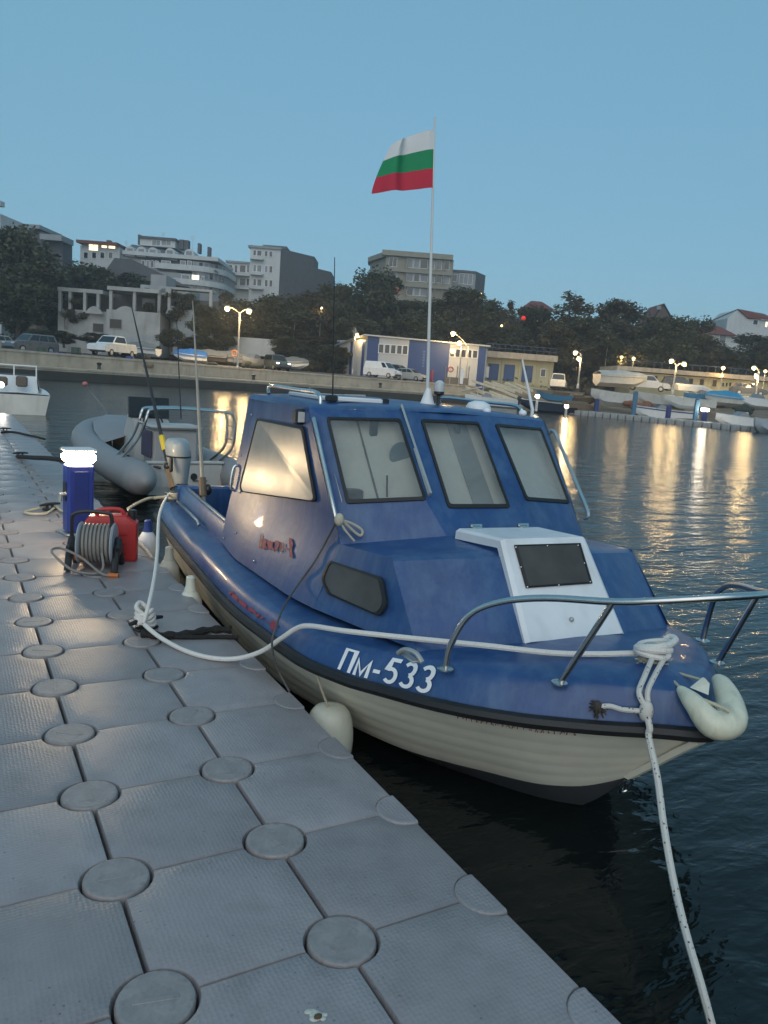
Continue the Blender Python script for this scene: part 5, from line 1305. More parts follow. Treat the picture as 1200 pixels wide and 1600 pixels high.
# small grey building right of it
B = Bld("apartment_block", "small grey building with a white framed glazed corner right of the beige block", 172, 705, 760, 470)
B.box("wall", wallg, 703, 742, 425, 470, 0, 9, down=8); x0, _, z0, z1 = B.r(742, 743, 424, 470)
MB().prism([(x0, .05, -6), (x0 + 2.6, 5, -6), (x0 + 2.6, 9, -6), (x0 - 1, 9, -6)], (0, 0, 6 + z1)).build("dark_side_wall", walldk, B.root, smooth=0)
B.box("roof_slab", slate, 702, 744, 422.5, 425.5, -.3, 9); B.win(706, 714, 429, 440); B.win(718, 738, 428, 444, curtain); B.box("roof_hut", walldk, 722, 734, 419, 423, 3, 6)

# hotel complex on the left
B = Bld("hotel", "large stepped white hotel with dormers and a lit corner room, left hill", 150, 120, 345, 470)
B.box("wall", wallg, 215, 306, 425, 470, 0, 14, down=10); B.box("upper_wall", wallw, 180, 272, 398, 428, 2, 14); B.box("terrace_band", wallw, 190, 340, 396, 402, .4, 14)
pts = []
for k in range(9):
    a = math.pi * (.5 - k / 8 * .5); x1_, _, _, _ = B.r(300, 301, 400, 470); pts.append((x1_ + 5.2 * math.cos(a) * 1.0, 6 - 6 * math.sin(a)))
_, _, zb_, zt_ = B.r(300, 301, 408, 470)
MB().prism([(x, y, -10) for x, y in pts] + [(pts[-1][0], 14, -10), (pts[0][0] - 3, 14, -10)], (0, 0, 10 + zt_)).build("rounded_wing", wallg, B.root, smooth=0)
for v in (418, 440):
    _, _, z0, _ = B.r(300, 301, v, v + 1)
    MB().prism([(x * 1.0 + .35 * (i / 8), y - .35, z0 - .5) for i, (x, y) in enumerate(pts)] + [(pts[-1][0] + .3, 14, z0 - .5), (pts[0][0] - 7, 14, z0 - .5), (pts[0][0] - 7, -.4, z0 - .5)], (0, 0, 1.0)).build("balcony_band", wallw, B.root, smooth=0)
xa, _, za, zt = B.r(186, 190, 375, 398); xb = B.r(332, 335, 375, 398)[1]; _, _, _, zt2 = B.r(300, 301, 384, 398)
MB().loft([[(xa, 1.2, za + .2), (xb + .5, 1.2, za - 1.6), (xb + .5, 15, za - 1.6), (xa, 15, za + .2)], [(xa + 1, 4.2, zt), (xb - 3, 4.2, zt - 1.4), (xb - 3, 13, zt - 1.4), (xa + 1, 13, zt)]], True, True, True).build("mansard_roof", slate, B.root, smooth=0)
for u in (193, 211, 229, 256, 286):
    x0, x1, z0, z1 = B.r(u, u + 15, 383 + .05 * (u - 190), 399 + .05 * (u - 190)); r_d = (x1 - x0) / 2
    dmr = MB().prism([(x0, .8, z0), (x1, .8, z0)] + [((x0 + x1) / 2 + r_d * math.cos(math.pi * i / 8), .8, z1 - r_d + r_d * math.sin(math.pi * i / 8)) for i in range(9)], (0, 4, 0)).build("dormer", wallw, B.root, smooth=0)
    MB().box(x0 + .35, x1 - .35, .72, .79, z0 + .2, z1 - r_d * .5).build("window", curtain, dmr, smooth=0)
B.box("penthouse", wallw, 205, 262, 366, 378, 5, 12); B.box("penthouse_roof", walldk, 203, 264, 363, 366.5, 4.5, 12.5)
for u0, u1 in ((225, 238), (240, 255)): B.win(u0, u1, 368, 376, curtain, y=5)
for u, v in ((199, 357), (266, 365), (274, 366), (296, 371), (312, 377)): B.box("chimney", walldk, u, u + (7 if 262 < u < 280 else 4), v, v + 16, 6, 7.5)
B.box("corner_wing", wallw, 122, 184, 384, 412, 1, 10, down=3); B.box("corner_roof", redroof, 120, 184, 377, 381.5, -.4, 11)
B.box("corner_wall_top", wallw, 126, 183, 381, 385, 1.2, 10)
B.win(136, 150, 379.5, 390, litwin, y=.98); B.win(156, 164, 381, 386, litwin, y=.98); B.win(167, 177, 382, 387, litwin, y=.98); B.box("chimney", walldk, 154, 160, 369, 378, 4, 5)
for u0, u1 in ((253, 266), (282, 290), (293, 299)): B.win(u0, u1, 408, 418, curtain, y=-.02)
B.win(300, 311, 430, 443, litwin, y=-.05); B.win(284, 296, 430, 438, curtain, y=-.04); B.win(314, 318, 432, 444, curtain, y=.3)
for u in range(222, 250, 7): B.win(u, u + 4, 407 + .05 * (u - 220), 417 + .05 * (u - 220), curtain if u % 2 else glassd, y=-.02)
for k in range(1, 8):
    for v in (409, 425, 446):
        a = math.pi * (.5 - (k - .5) / 8 * .5); x = pts[0][0] + 5.2 * math.cos(a) + .04; y = 6 - 6 * math.sin(a) - .04
        zq = B.r(300, 301, v, v + 8); tx_, ty_ = math.sin(a) * .28, math.cos(a) * .32
        MB().prism([(x - tx_, y - ty_, zq[2]), (x + tx_, y + ty_, zq[2]), (x + tx_, y + ty_, zq[3]), (x - tx_, y - ty_, zq[3])], (.03 * math.cos(a), -.03 * math.sin(a), 0)).build("window", curtain if (k + v) % 3 else glassd, B.root, smooth=0)
for u in (128, 141, 154, 167): B.win(u, u + 6, 393, 402, glassd, y=.98)
x0, x1, z0, z1 = B.r(180, 300, 414, 434)
MB().prism([(x0, -6, z0 - .6), (x0 + 2, -6, z1), (x1 * .35 + x0 * .65, -6, z1), (x1 + 1, -6, z0 - 1.8)], (0, 6, 0)).build("lean_to_roof", walldk, B.root, smooth=0)

for u, v in ((240, 352), (288, 358), (180, 366)):
    x0, _, z0, z1 = B.r(u, u + 1, v, v + 16); MB().tube([(x0, 6, z0 - 1), (x0, 6, z1)], .04, 5).tube([(x0 - .5, 6, z1 - .3), (x0 + .5, 6, z1 - .3)], .03, 5).tube([(x0 - .35, 6, z1 - .7), (x0 + .35, 6, z1 - .7)], .03, 5).build("aerial", galv, B.root)
# ruined white terrace building
B = Bld("terrace_building", "derelict white terrace building with empty column bays on the left shore", 99, 85, 330, 522)
B.box("wall", wallt, 85, 180, 484, 527, 1.0, 9, down=2); B.box("wall", wallt, 166, 250, 486, 530, 0, 9, down=2)
pts = []
for k in range(9):
    a = math.pi * (1 + .5 * k / 8); x0, x1, z0, z1 = B.r(250, 252, 492, 530); pts.append((x0 + 6.6 + 6.6 * math.cos(a) * 1.0 - 0, 5 + 5.5 * math.sin(a)))
x0, x1, z0, z1 = B.r(300, 326, 488, 532)
MB().prism([(x, y, z0 - 2) for x, y in pts] + [(x1, -.5, z0 - 2), (x1, 8, z0 - 2), (pts[0][0], 8, z0 - 2)], (0, 0, 2 + z1 - z0 + .2)).build("curved_wall", wallt, B.root, smooth=0)
B.box("upper_wall", wallt, 195, 275, 438, 448, 6, 12, down=4); B.box("upper_block", wallg, 210, 236, 418, 440, 6.5, 11)
B.box("roof_beam", wallt, 87, 158, 450, 456, .5, 8); B.box("roof_beam", wallt, 166, 248, 449, 455, .3, 7.5); B.box("roof_beam", wallt, 258, 330, 449, 452.5, 1, 3); B.box("roof_beam", wallt, 246, 262, 456, 460, 1, 4); B.box("broken_wall", wallt, 208, 228, 462, 488, 3.5, 4.2); B.box("side_shed", wallg, 262, 300, 470, 490, 3, 5)
for u, v0, v1 in ((88, 452, 486), (104, 454, 488), (127, 455, 487), (148, 455, 486), (168, 452, 486), (205, 452, 487), (244, 455, 490), (260, 449, 488), (325, 452, 490)): B.box("column", wallt, u, u + 4.5, v0, v1, .55, 1.0)
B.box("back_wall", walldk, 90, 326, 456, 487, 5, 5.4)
for u0, u1 in ((132, 160), (176, 215), (258, 280)):
    x0, x1, z0, z1 = B.r(u0, u1, 478, 490); n = 10
    MB().prism([(x0, .2, z0)] + [(x0 + (x1 - x0) * i / n, .2, z0 + (z1 - z0) * math.sin(math.pi * i / n) ** .8) for i in range(1, n)] + [(x1, .2, z0)], (0, .25, 0)).build("parapet_arch", wallt, B.root, smooth=0)
bw_ = M("boarded_window", (.06, .055, .05), .8, var=.3, scale=5)
B.win(141, 157, 505, 518, bw_, y=.99, fm=wallg); B.win(172, 190, 499, 513, bw_, y=-.01, fm=wallg); B.win(202, 210, 441, 446, glassd, y=5.99, fm=wallg); B.win(230, 236, 442, 447, glassd, y=5.99, fm=wallg)
B.win(96, 101, 492, 513, glassd, y=.99, name="door", fm=wallg)
x0, x1, z0, z1 = B.r(85, 102, 520, 530)
# low pale walls left and right of it
B = Bld("plaster_wall", "tall narrow pale wall standing among the trees left of the terrace building", 100, 45, 80, 530, "wall"); B.box("panel", wallw, 45, 56, 466, 506, 0, 4, down=3); B.box("lintel", wallg, 56, 80, 470, 478, .5, 3)
B = Bld("retaining_wall", "long low white retaining wall behind the parked boats under the big tree", 104, 358, 432, 545, "wall"); B.box("panel", wallw, 358, 432, 528, 541, 0, .4, down=1.2)
B = Bld("apartment_block", "slice of a white building with floor slabs at the very left edge", 110, -60, 4, 500); B.box("wall", wallw, -70, -2, 330, 495, 0.6, 9, down=3)
for v in (312, 368, 440): B.box("balcony", wallw, -70, 4, v, v + 8, -.6, .6)
B = Bld("roof_house", "dark house top with a projecting balcony slab above the trees at the far left", 135, 2, 96, 420, "house"); B.box("wall", walldk, 5, 62, 358, 420, 1, 9, down=6); B.box("roof_slab", wallg, 2, 20, 343, 348, 0, 9); B.box("roof_slab", wallg, 28, 62, 350, 356, 0, 9)
B.box("balcony", wallg, 62, 96, 366, 375, 0, 5); B.box("wall", walldk, 66, 90, 374, 420, 2, 6, down=4); B.box("stair_tower", walldk, 9, 17, 346, 360, 2, 5)

# blue and white shed
B = Bld("harbour_shed", "blue and white clad harbour shed with two strips of windows behind the flag pole", 102, 570, 760, 596)
def slope(u): return .062 * (u - 573)
x0, x1, z0, z1 = B.r(570, 573, 523, 590); L_ = B.r(757, 760, 538, 600)[1]
zl0, zl1 = B.r(572, 573, 523, 585)[2:]; zr0, zr1 = B.r(757, 758, 540, 602)[2:]
def shed_panel(name, mat, u0, u1, y=0.0, top=0):
    xa = B.r(u0, u0 + .1, 550, 560)[0]; xb = B.r(u1, u1 + .1, 550, 560)[0]
    zt = lambda x: zl1 + (zr1 - zl1) * (x - x0) / (L_ - x0) - .12
    return MB().prism([(xa, y, -1.5), (xb, y, -1.5), (xb, y, zt(xb)), (xa, y, zt(xa))], (0, .25, 0)).build(name, mat, B.root, smooth=0)
for u0, u1, mt in ((573, 591, cladb), (591, 638, cladw), (638, 702, cladb), (702, 747.5, cladw), (747.5, 759, cladb)): shed_panel("wall_panel", mt, u0, u1)
MB().prism([(x0, .27, -1.5), (x0 - 4.2, 7, -1.5), (x0 - 4.2, 14, -1.5), (L_, 14, -1.5), (L_, .27, -1.5)], (0, 0, 1.5 + zr1 - .4)).build("wall_core", cladw, B.root, smooth=0)
MB().prism([(x0 - .02, .1, -1.5), (x0 - 4.25, 6.9, -1.5), (x0 - 4.25, 7, -1.5), (x0 - .02, .3, -1.5)], (0, 0, 1.5 + zr1 - .42)).build("gable_wall", cladw, B.root, smooth=0)
for a0, a1 in ((.02, .10), (.42, .50), (.90, 1.0)):
    MB().prism([(x0 - .05 - 4.2 * a0, .1 + 6.8 * a0 - .05, -1.5), (x0 - .05 - 4.2 * a1, .1 + 6.8 * a1 - .05, -1.5), (x0 - 4.2 * a1, .15 + 6.8 * a1, -1.5), (x0 - 4.2 * a0, .15 + 6.8 * a0, -1.5)], (0, 0, 1.5 + zr1 - .6)).build("gable_stripe", cladb, B.root, smooth=0)
MB().add([(x0 - .3, -.4, zl1 + .05), (L_ + .3, -.4, zr1 + .05), (L_ + .3, 14, zr1 - .6), (x0 - 4.6, 14, zl1 - 1.6), (x0 - 4.6, 6.8, zl1 - 1.3), (x0 - .3, -.4, zl1 - .12), (L_ + .3, -.4, zr1 - .12), (L_ + .3, 14, zr1 - .8), (x0 - 4.6, 14, zl1 - 1.8), (x0 - 4.6, 6.8, zl1 - 1.5)], [(0, 1, 2, 3, 4), (9, 8, 7, 6, 5), (0, 5, 6, 1), (1, 6, 7, 2), (2, 7, 8, 3), (3, 8, 9, 4), (4, 9, 5, 0)]).build("roof", galv, B.root, smooth=0)
for u in (592, 601.5, 611, 620.5, 629.5): B.win(u, u + 7, 538 + slope(u) - 1, 551 + slope(u) - 1)
for u in (703.5, 712, 721, 730, 739): B.win(u, u + 6.5, 538 + slope(u) - .5, 549.5 + slope(u) - .5)
sg = MB(); 
for k in range(6): sg.box(B.r(661, 662, 550, 560)[0], B.r(664, 664.2, 550, 560)[0], -.03, -.01, B.r(660, 662, 550, 573 - 4.5 * k)[2], B.r(660, 662, 550, 573 - 4.5 * k)[2] + .2)
sg.build("faint_vertical_lettering", M("faded_sign_blue", (.10, .15, .30), .6), B.root, smooth=0)
MB().tube([(0, 0, 0), (0, 0, 1.8)], .03, 6).tube([(-.25, 0, 1.3), (.25, 0, 1.3)], .03, 6).build("roof_mast", galv, B.root, loc=(x0 - 1.8, 3, zl1 - .8))
# yellow building with blue doors
B = Bld("yellow_building", "low yellow building with three blue doors and railed flat roof beside the blue shed", 106, 759, 868, 600)
B.box("wall", wally, 758, 864, 561, 603, 0, 7, down=1.5); B.box("roof_slab", concrete, 756, 869, 552.5, 562, -1.2, 7.5)
for u in (763, 788, 816): 
    d = B.win(u, u + 15, 570 + .06 * (u - 780), 594 + .06 * (u - 780), M("blue_door_paint", (.03, .07, .18), .5, var=.1), y=-.02, name="door", fm=cladb)
B.win(845, 852, 577, 588, y=-.02)
for u in (783, 810, 838, 858): B.box("pilaster", wally, u, u + 2.2, 561 + .06 * (u - 780), 602 + .06 * (u - 780), -.18, 0)
m = MB(); x0, x1, z0, z1 = B.r(758, 867, 545, 553)
for k in range(12): xx = x0 + (x1 - x0) * k / 11; m.box(xx - .02, xx + .02, -1.0, -.95, z1 - .9 + 0, z1 + .35)
m.box(x0, x1, -1.02, -.93, z1 + .30, z1 + .36); m.box(x0, x1, -1.0, -.95, z1 - .2, z1 - .15); m.build("roof_railing", M("blue_railing", (.05, .08, .16), .5), B.root, smooth=0)
B.box("lean_to_panel", galv, 757, 762, 573, 590, -1.4, -.1)
# long yellow building on the right
B = Bld("yellow_building", "long low yellow building with small windows and one bright lit window on the right", 100, 968, 1215, 610)
B.box("wall", wally, 985, 1225, 590, 618, 0, 7, down=1.6); x0, x1, z0, z1 = B.r(960, 1225, 580, 588); MB().box(x0, x1, -1.0, 7.5, z0, z1 - .1).build("roof_slab", concrete, B.root, smooth=0)
for u in (1020, 1039, 1056, 1076, 1093, 1113): B.win(u, u + 6.5, 590 + .07 * (u - 1056), 600 + .07 * (u - 1056), bw_ if u % 2 else glassd, y=-.02, fm=wally)
for u in (1128, 1133.5, 1139): B.win(u, u + 3, 598, 604, glassd, y=-.02, fm=wally)
B.win(1158, 1177, 599, 612, M("bright_lit_window", (1, 1, 1), .4, var=0, emit=14, ecol=(1.0, .88, .66)), y=-.02)
m = MB(); x0, x1, z0, z1 = B.r(970, 1222, 573, 580)
for k in range(22): xx = x0 + (x1 - x0) * k / 21; m.box(xx - .02, xx + .02, -.9, -.85, z0 - .2, z1 + .1)
m.box(x0, x1, -.92, -.83, z1 + .05, z1 + .11); m.build("roof_railing", M("blue_railing", (.05, .08, .16), .5), B.root, smooth=0)
# houses on the right hill
B = Bld("house", "white gabled house with a red tiled roof on the right skyline", 150, 1135, 1215, 515, "house")
xa, _, z0, z1 = B.r(1135, 1137, 506, 518); xm, _, _, zp = B.r(1151, 1152, 484, 500); xb = B.r(1167, 1168, 500, 515)[0]; xe = B.r(1215, 1216, 500, 515)[0]; ze = B.r(1167, 1168, 497, 515)[3]
MB().prism([(xa, 0, -6), (xb, 0, -6), (xb, 0, ze), (xm, 0, zp), (xa, 0, ze - .3)], (0, 8, 0)).build("gable_wall", wallw, B.root, smooth=0); MB().box(xb, xe, .05, 8, -6, ze - .1).build("wall", wallw, B.root, smooth=0)
MB().add([(xm - .1, -.3, zp + .15), (xe - 1.5, 3, zp), (xe + .3, -.4, ze - .2), (xb - .1, -.4, ze), (xa - .3, 8, ze - .3), (xe, 8, ze - .3)], [(0, 3, 2, 1), (0, 1, 5, 4)]).build("roof", redroof, B.root, smooth=0)
B.win(1177, 1184, 500, 507, y=.03); gl_ = B.win(1196, 1199, 503, 511, litwin, y=.03)
B = Bld("house", "low house with a wide dark red hipped roof below the white gabled house", 140, 1088, 1150, 545, "house")
B.box("wall", wallw, 1097, 1148, 521, 537, 0, 7, down=5); x0, x1, z0, z1 = B.r(1090, 1152, 507, 523)
MB().loft([[(x0, -.8, z0), (x1, -.8, z0), (x1, 8, z0), (x0, 8, z0)], [(x0 + 2.2, 3, z1), (x1 - 2, 3, z1), (x1 - 2, 4, z1), (x0 + 2.2, 4, z1)]], True, True, True).build("roof", redroof, B.root, smooth=0)
B.win(1124, 1134, 523, 535, curtain, y=-.02); B.win(1108, 1114, 525, 532, y=-.02); B.box("chimney", walldk, 1109, 1115, 500, 510, 3, 4)
B = Bld("house", "brown gabled roof house showing above the trees on the right skyline", 160, 1010, 1062, 520, "house")
xa, _, z0, _ = B.r(1012, 1013, 495, 520); xb = B.r(1062, 1063, 495, 520)[0]; xm, _, _, zp = B.r(1034, 1035, 474, 520)
MB().prism([(xa, 0, z0 - 8), (xb, 0, z0 - 8), (xb, 0, z0 + .3), (xm, 0, zp - .3), (xa, 0, z0 + 1.2)], (0, 9, 0)).build("gable_wall", M("brown_render", (.10, .075, .06), .9, var=.2), B.root, smooth=0)
MB().add([(xa - .4, -.4, z0 + 1.4), (xm, -.4, zp), (xb + .4, -.4, z0 + .3), (xa - .4, 9, z0 + 1.4), (xm, 9, zp), (xb + .4, 9, z0 + .3)], [(0, 1, 4, 3), (1, 2, 5, 4)]).build("roof", redroof, B.root, smooth=0); B.box("vent_box", wallg, 1026, 1033, 478, 484, -.2, .0)
B = Bld("house", "grey house with a shallow roof behind the trees left of the tall feathery tree", 150, 820, 862, 520, "house"); B.box("wall", wallg, 824, 860, 480, 520, 0, 8, down=5)
x0, x1, z0, z1 = B.r(818, 866, 468, 482); MB().loft([[(x0, -.5, z0), (x1, -.5, z0), (x1, 8, z0), (x0, 8, z0)], [((x0 + x1) / 2 - 1, 3, z1), ((x0 + x1) / 2 + 1, 3, z1), ((x0 + x1) / 2 + 1, 4, z1), ((x0 + x1) / 2 - 1, 4, z1)]], True, True, True).build("roof", redroof, B.root, smooth=0)
B.win(838, 846, 500, 512, M("dim_lit_window", (.5, .3, .12), .5, var=0, emit=.25, ecol=(1, .6, .25)), y=-.02)

# ------------------------------------------------------------------ street lamps and small lights
lamp_post("tall grey street lamp with two warm heads over the left quay wall", (371, 575), (371, 487), ((355, 482), (389, 486)), 80, energy=1200, r=.30)
lamp_post("street lamp with one bright head left of the striped post at the shed", (716, 604), (717, 541), ((718, 536),), 97, energy=430, r=.34, arms=False)
lamp_post("taller street lamp with a bright head above the shed roof right of the flag pole", (727, 600), (726, 541), ((708, 521),), 98, energy=700, r=.34)
lamp_post("single armed street lamp with a small second light on its post by the white van", (903, 603), (908, 553), ((899, 551), (905, 561)), 92, energy=300, r=.28)
lamp_post("double headed street lamp in front of the long yellow building", (1051, 613), (1057, 570), ((1049, 564), (1069, 569)), 88, energy=330, r=.27)
lamp_post("street lamp with a bright head by the lit window at the right edge", (1181, 618), (1184, 580), ((1178, 575), (1182, 588)), 92, energy=260, r=.27)
lamp_post("lamp at the blue shed's left roof end", (551, 580), (551, 512), ((558, 523),), 103, energy=250, r=.22)
for lab, u, v, V, rr, gl2, en in (("white path light under the trees left of the whip antenna", 461, 491, 112, .20, coolglow, 110), ("white path light among the trees at the whip antenna", 502, 481, 114, .20, coolglow, 110), ("warm light in the trees above the pair of path lamps", 951, 527, 109, .22, warmglow, 200),
     ("left one of two warm path lamps above the covered boat", 971, 558, 107, .22, warmglow, 200), ("right one of two warm path lamps above the covered boat", 990, 560, 107, .22, warmglow, 200), ("warm lamp over the long yellow building left of the lit window", 1130, 575, 98, .24, warmglow, 120), ("small warm lamp under the one over the long yellow building", 1128, 587, 97, .16, warmglow, 40),
     ("warm lamp in the trees right of the blue shed", 784, 509, 116, .18, warmglow, 50), ("lamp on the slope below the small grey building", 751, 459, 140, .18, warmglow, 40), ("white lamp on a pole by the dark red hipped roof", 1107, 507, 134, .24, coolglow, 110), ("warm light at the far right edge beside the lit window", 1196, 580, 96, .2, warmglow, 60)):
    p = at(u, v, V); gU, gV, _ = uvz(p); zg = gz(gU, gV)
    root = thing("lamp_post", lab, "lamp", Vector((p.x, p.y, min(zg, p.z - 1.5))), RZ0); hh = p.z - root.location.z
    MB().tube([(0, 0, -.3), (0, 0, hh - rr * .8)], .045, 6).lathe([(.10, hh - rr * 1.1), (.06, hh - rr * .8)], n=8).build("post", galv, root); globe(p, rr, gl2, root, en)
for lab, u, v, V, rr in (("round red light glowing in the trees behind the yellow building", 818, 497, 112, .34),):
    p = at(u, v, V); root = thing("red_lamp", lab, "lamp", Vector((p.x, p.y, p.z - 5)), RZ0); MB().tube([(0, 0, 0), (0, 0, 5 - rr)], .05, 6).build("post", blackpl, root); globe(p, rr, M("red_glow", (1, 0, 0), .4, var=0, emit=.22, ecol=(1, .10, .05)), root)
# leaves with pink light put into their colour, and red banner
vs = MB(); rj = random.Random(6)
for k in range(90):
    c = at(rj.gauss(614, 7), rj.gauss(455, 3), 122); u = Vector((rj.gauss(0, 1), rj.gauss(0, 1), rj.gauss(0, 1))).normalized() * .28; w_ = u.orthogonal().normalized() * .18; vs.add([c - u, c + w_, c + u, c - w_], [(0, 1, 2, 3)])
o = vs.v[0]; tag(vs.build("pink_lit_leaves", M("pink_light_on_leaves", (.40, .16, .12), .8, var=.4), None, smooth=0), "spray of pink lit leaves in the dark tree left of the flag pole", "lit_leaves")
B = Bld("banner", "red cloth banner hanging on the slope left of the red roofed house", 118, 1080, 1096, 545, "banner"); m = MB(); x0, x1, z0, z1 = B.r(1081, 1094, 518, 543)
m.loft([[(x0 + (x1 - x0) * t + .3 * (1 - q), .15 * math.sin(6 * t + 3 * q), z0 + (z1 - z0) * q) for t in [i / 8 for i in range(9)]] for q in [j / 6 for j in range(7)]], False); m.loft([[(x0 + (x1 - x0) * t + .3 * (1 - q), .02 + .15 * math.sin(6 * t + 3 * q), z0 + (z1 - z0) * q) for t in [i / 8 for i in range(9)]] for q in [j / 6 for j in range(7)]], False)
m.build("cloth", M("red_cloth", (.30, .03, .025), .85, var=.2), B.root)
MB().tube([(x0 + .25, 0, -1), (x0 + .25, 0, z1 + .3)], .05, 6).build("pole", galv, B.root)

# ------------------------------------------------------------------ vehicles on the road
def carpx(name, label, u, v, V, th, kind, col, **k):
    p = at(u, v, V); U, _, z = uvz(p); return car(name, label, U, V, z, th, kind, col, **k)
carpx("pickup_truck", "white pickup truck with black bull bar parked below the white terrace building", 177, 557, 74, 256, 'pickup', (.70, .70, .68), cat="pickup truck", group="vehicles parked along the harbour road")
carpx("parked_car", "dark grey off road car parked at the left end of the quay", 48, 552, 70, 240, 'suv', (.10, .10, .105), group="vehicles parked along the harbour road")
carpx("parked_car", "light beige car cut by the left edge of the view", -14, 548, 71, 240, 'hatch', (.35, .33, .28), group="vehicles parked along the harbour road")
carpx("parked_car", "dark green car with one gleaming headlight beside the boat trailer", 432, 579, 86, 298, 'suv', (.045, .055, .05), lit=True, group="vehicles parked along the harbour road")
carpx("delivery_van", "white delivery van with black bumper parked in front of the blue shed", 597, 590, 93, 332, 'van', (.72, .73, .74), cat="van", group="vehicles parked along the harbour road")
carpx("parked_car", "silver hatchback parked right of the white delivery van", 641, 595, 95, 330, 'hatch', (.40, .40, .37), group="vehicles parked along the harbour road")
carpx("parked_car", "black car mostly hidden between the white van and the silver hatchback", 622, 588, 99, 330, 'hatch', (.02, .02, .025), group="vehicles parked along the harbour road")
carpx("delivery_van", "white van showing its tail beside the yellow building's right end", 872, 608, 97, 75, 'van', (.66, .64, .58), cat="van", group="vehicles parked along the harbour road")
carpx("pickup_truck", "small white pickup right of the tarpaulin covered boat", 1010, 611, 96, 340, 'pickup', (.55, .57, .58), cat="pickup truck", group="vehicles parked along the harbour road")
carpx("parked_car", "dark car in front of the lit window at the right edge", 1168, 618, 94, 350, 'hatch', (.05, .055, .065), group="vehicles parked along the harbour road")
carpx("parked_car", "black car by the double headed street lamp on the right", 1062, 612, 95, 350, 'suv', (.02, .02, .022), group="vehicles parked along the harbour road")
# things on the left quay
def barrel(label, u, v, V, col, h=.95, r=.32, name="barrel", cat="barrel"):
    p = at(u, v, V); o = MB().lathe([(r * .94, 0), (r, .03), (r, h * .32), (r * 1.04, h * .34), (r, h * .36), (r, h * .65), (r * 1.04, h * .67), (r, h * .69), (r, h - .03), (r * .94, h), (r * .88, h), (r * .86, h - .03), (.03, h - .03)], n=16).build(name, col, None, loc=p); tag(o, label, cat, "barrels and bins on the quay"); return o
bb = M("blue_barrel_plastic", (.025, .05, .22), .5, var=.15, stain=.2); gb = M("green_bin_plastic", (.03, .05, .035), .6, var=.15)
barrel("left blue barrel of the pair on the quay under the dark grey off road car", 83, 573, 66, bb, 1.25, .38); barrel("right darker blue barrel of the pair under the dark grey off road car", 98, 574, 66.5, M("dark_blue_plastic", (.02, .03, .12), .5), 1.25, .36)
barrel("dark olive bin left of the two blue barrels", 66, 568, 65.5, gb, 1.3, .42, "waste_bin", "bin"); barrel("tall dark green bin right of the two blue barrels", 119, 570, 68, gb, 1.5, .42, "waste_bin", "bin")
barrel("blue barrel at the quay edge below the pickup's tail", 203, 576, 70, bb, 1.1, .36); barrel("blue barrel standing right of the crates on the quay", 275, 585, 73, bb, 1.0, .33); barrel("second blue barrel touching the one right of the crates", 264, 584, 73.5, bb, .9, .4)
def junk(label, u, v, V, kind, col, sc=1.0, name="crate", cat="crate"):
    p = at(u, v, V); root = thing(name, label, cat, p, RZ0 + kind); rk_ = random.Random(int(u * 7 + v))
    m = MB()
    if cat == "crate":
        for z in (0.0, .16, .32): m.box(-.4 * sc, .4 * sc, -.3 * sc, -.27 * sc, z * sc, (z + .11) * sc); m.box(-.4 * sc, .4 * sc, .27 * sc, .3 * sc, z * sc, (z + .11) * sc); m.box(-.4 * sc, -.37 * sc, -.27 * sc, .27 * sc, z * sc, (z + .11) * sc); m.box(.37 * sc, .4 * sc, -.27 * sc, .27 * sc, z * sc, (z + .11) * sc)
        m.box(-.37 * sc, .37 * sc, -.27 * sc, .27 * sc, 0, .03)
        for sx in (-.38, .38):
            for sy in (-.28, .28): m.box((sx - .03) * sc, (sx + .03) * sc, (sy - .015) * sc, (sy + .015) * sc, 0, .46 * sc)
    else:
        for k in range(9): m.ball((rk_.uniform(-.7, .7) * sc, rk_.uniform(-.35, .35) * sc, rk_.uniform(.05, .35) * sc), rk_.uniform(.2, .45) * sc, rk_.uniform(.2, .35) * sc, rk_.uniform(.12, .3) * sc, 9, 6)
    m.build("slats" if cat == "crate" else "net_folds", col, root); return root
net = M("fishing_net_green", (.04, .045, .035), .95, var=.5, scale=6, bump=1, bscale=14); netb = M("fishing_net_tan", (.20, .16, .10), .95, var=.4, scale=6, bump=1, bscale=14); wood = M("weathered_wood", (.22, .17, .12), .85, var=.3, scale=6)
junk("heap of tan fishing net on the quay below the pickup", 226, 575, 70, .2, netb, 1.2, "net_heap", "net"); junk("dark net heap right of the pickup's tail", 212, 560, 77, .4, net, 1.5, "net_heap", "net"); junk("wooden crate on the quay left of the two touching blue barrels", 252, 585, 72.5, .3, wood, 1.3); junk("wooden crate at the quay edge under the white pickup", 238, 583, 71, -.2, wood, 1.0)
junk("dark net heap under the blue tarpaulin boat's bow", 320, 574, 80, .3, net, 1.4, "net_heap", "net"); junk("dark net heap left of the dark grey car's lamp post", 395, 576, 82, .1, net, 1.3, "net_heap", "net")
def bollard(label, u, v, V):
    o = MB().lathe([(.2, 0), (.16, .1), (.13, .32), (.2, .40), (.22, .5), (.12, .56)], n=12).build("bollard", blackpl, None, loc=at(u, v, V)); tag(o, label, "bollard", "bollards on the quay edge")
bollard("black bollard on the lower quay right of the double street lamp", 396, 594, 76.5); bollard("black bollard at the quay edge below the delivery van", 594, 606, 88); bollard("dark bollard on the quay under the white pickup truck", 155, 577, 65)
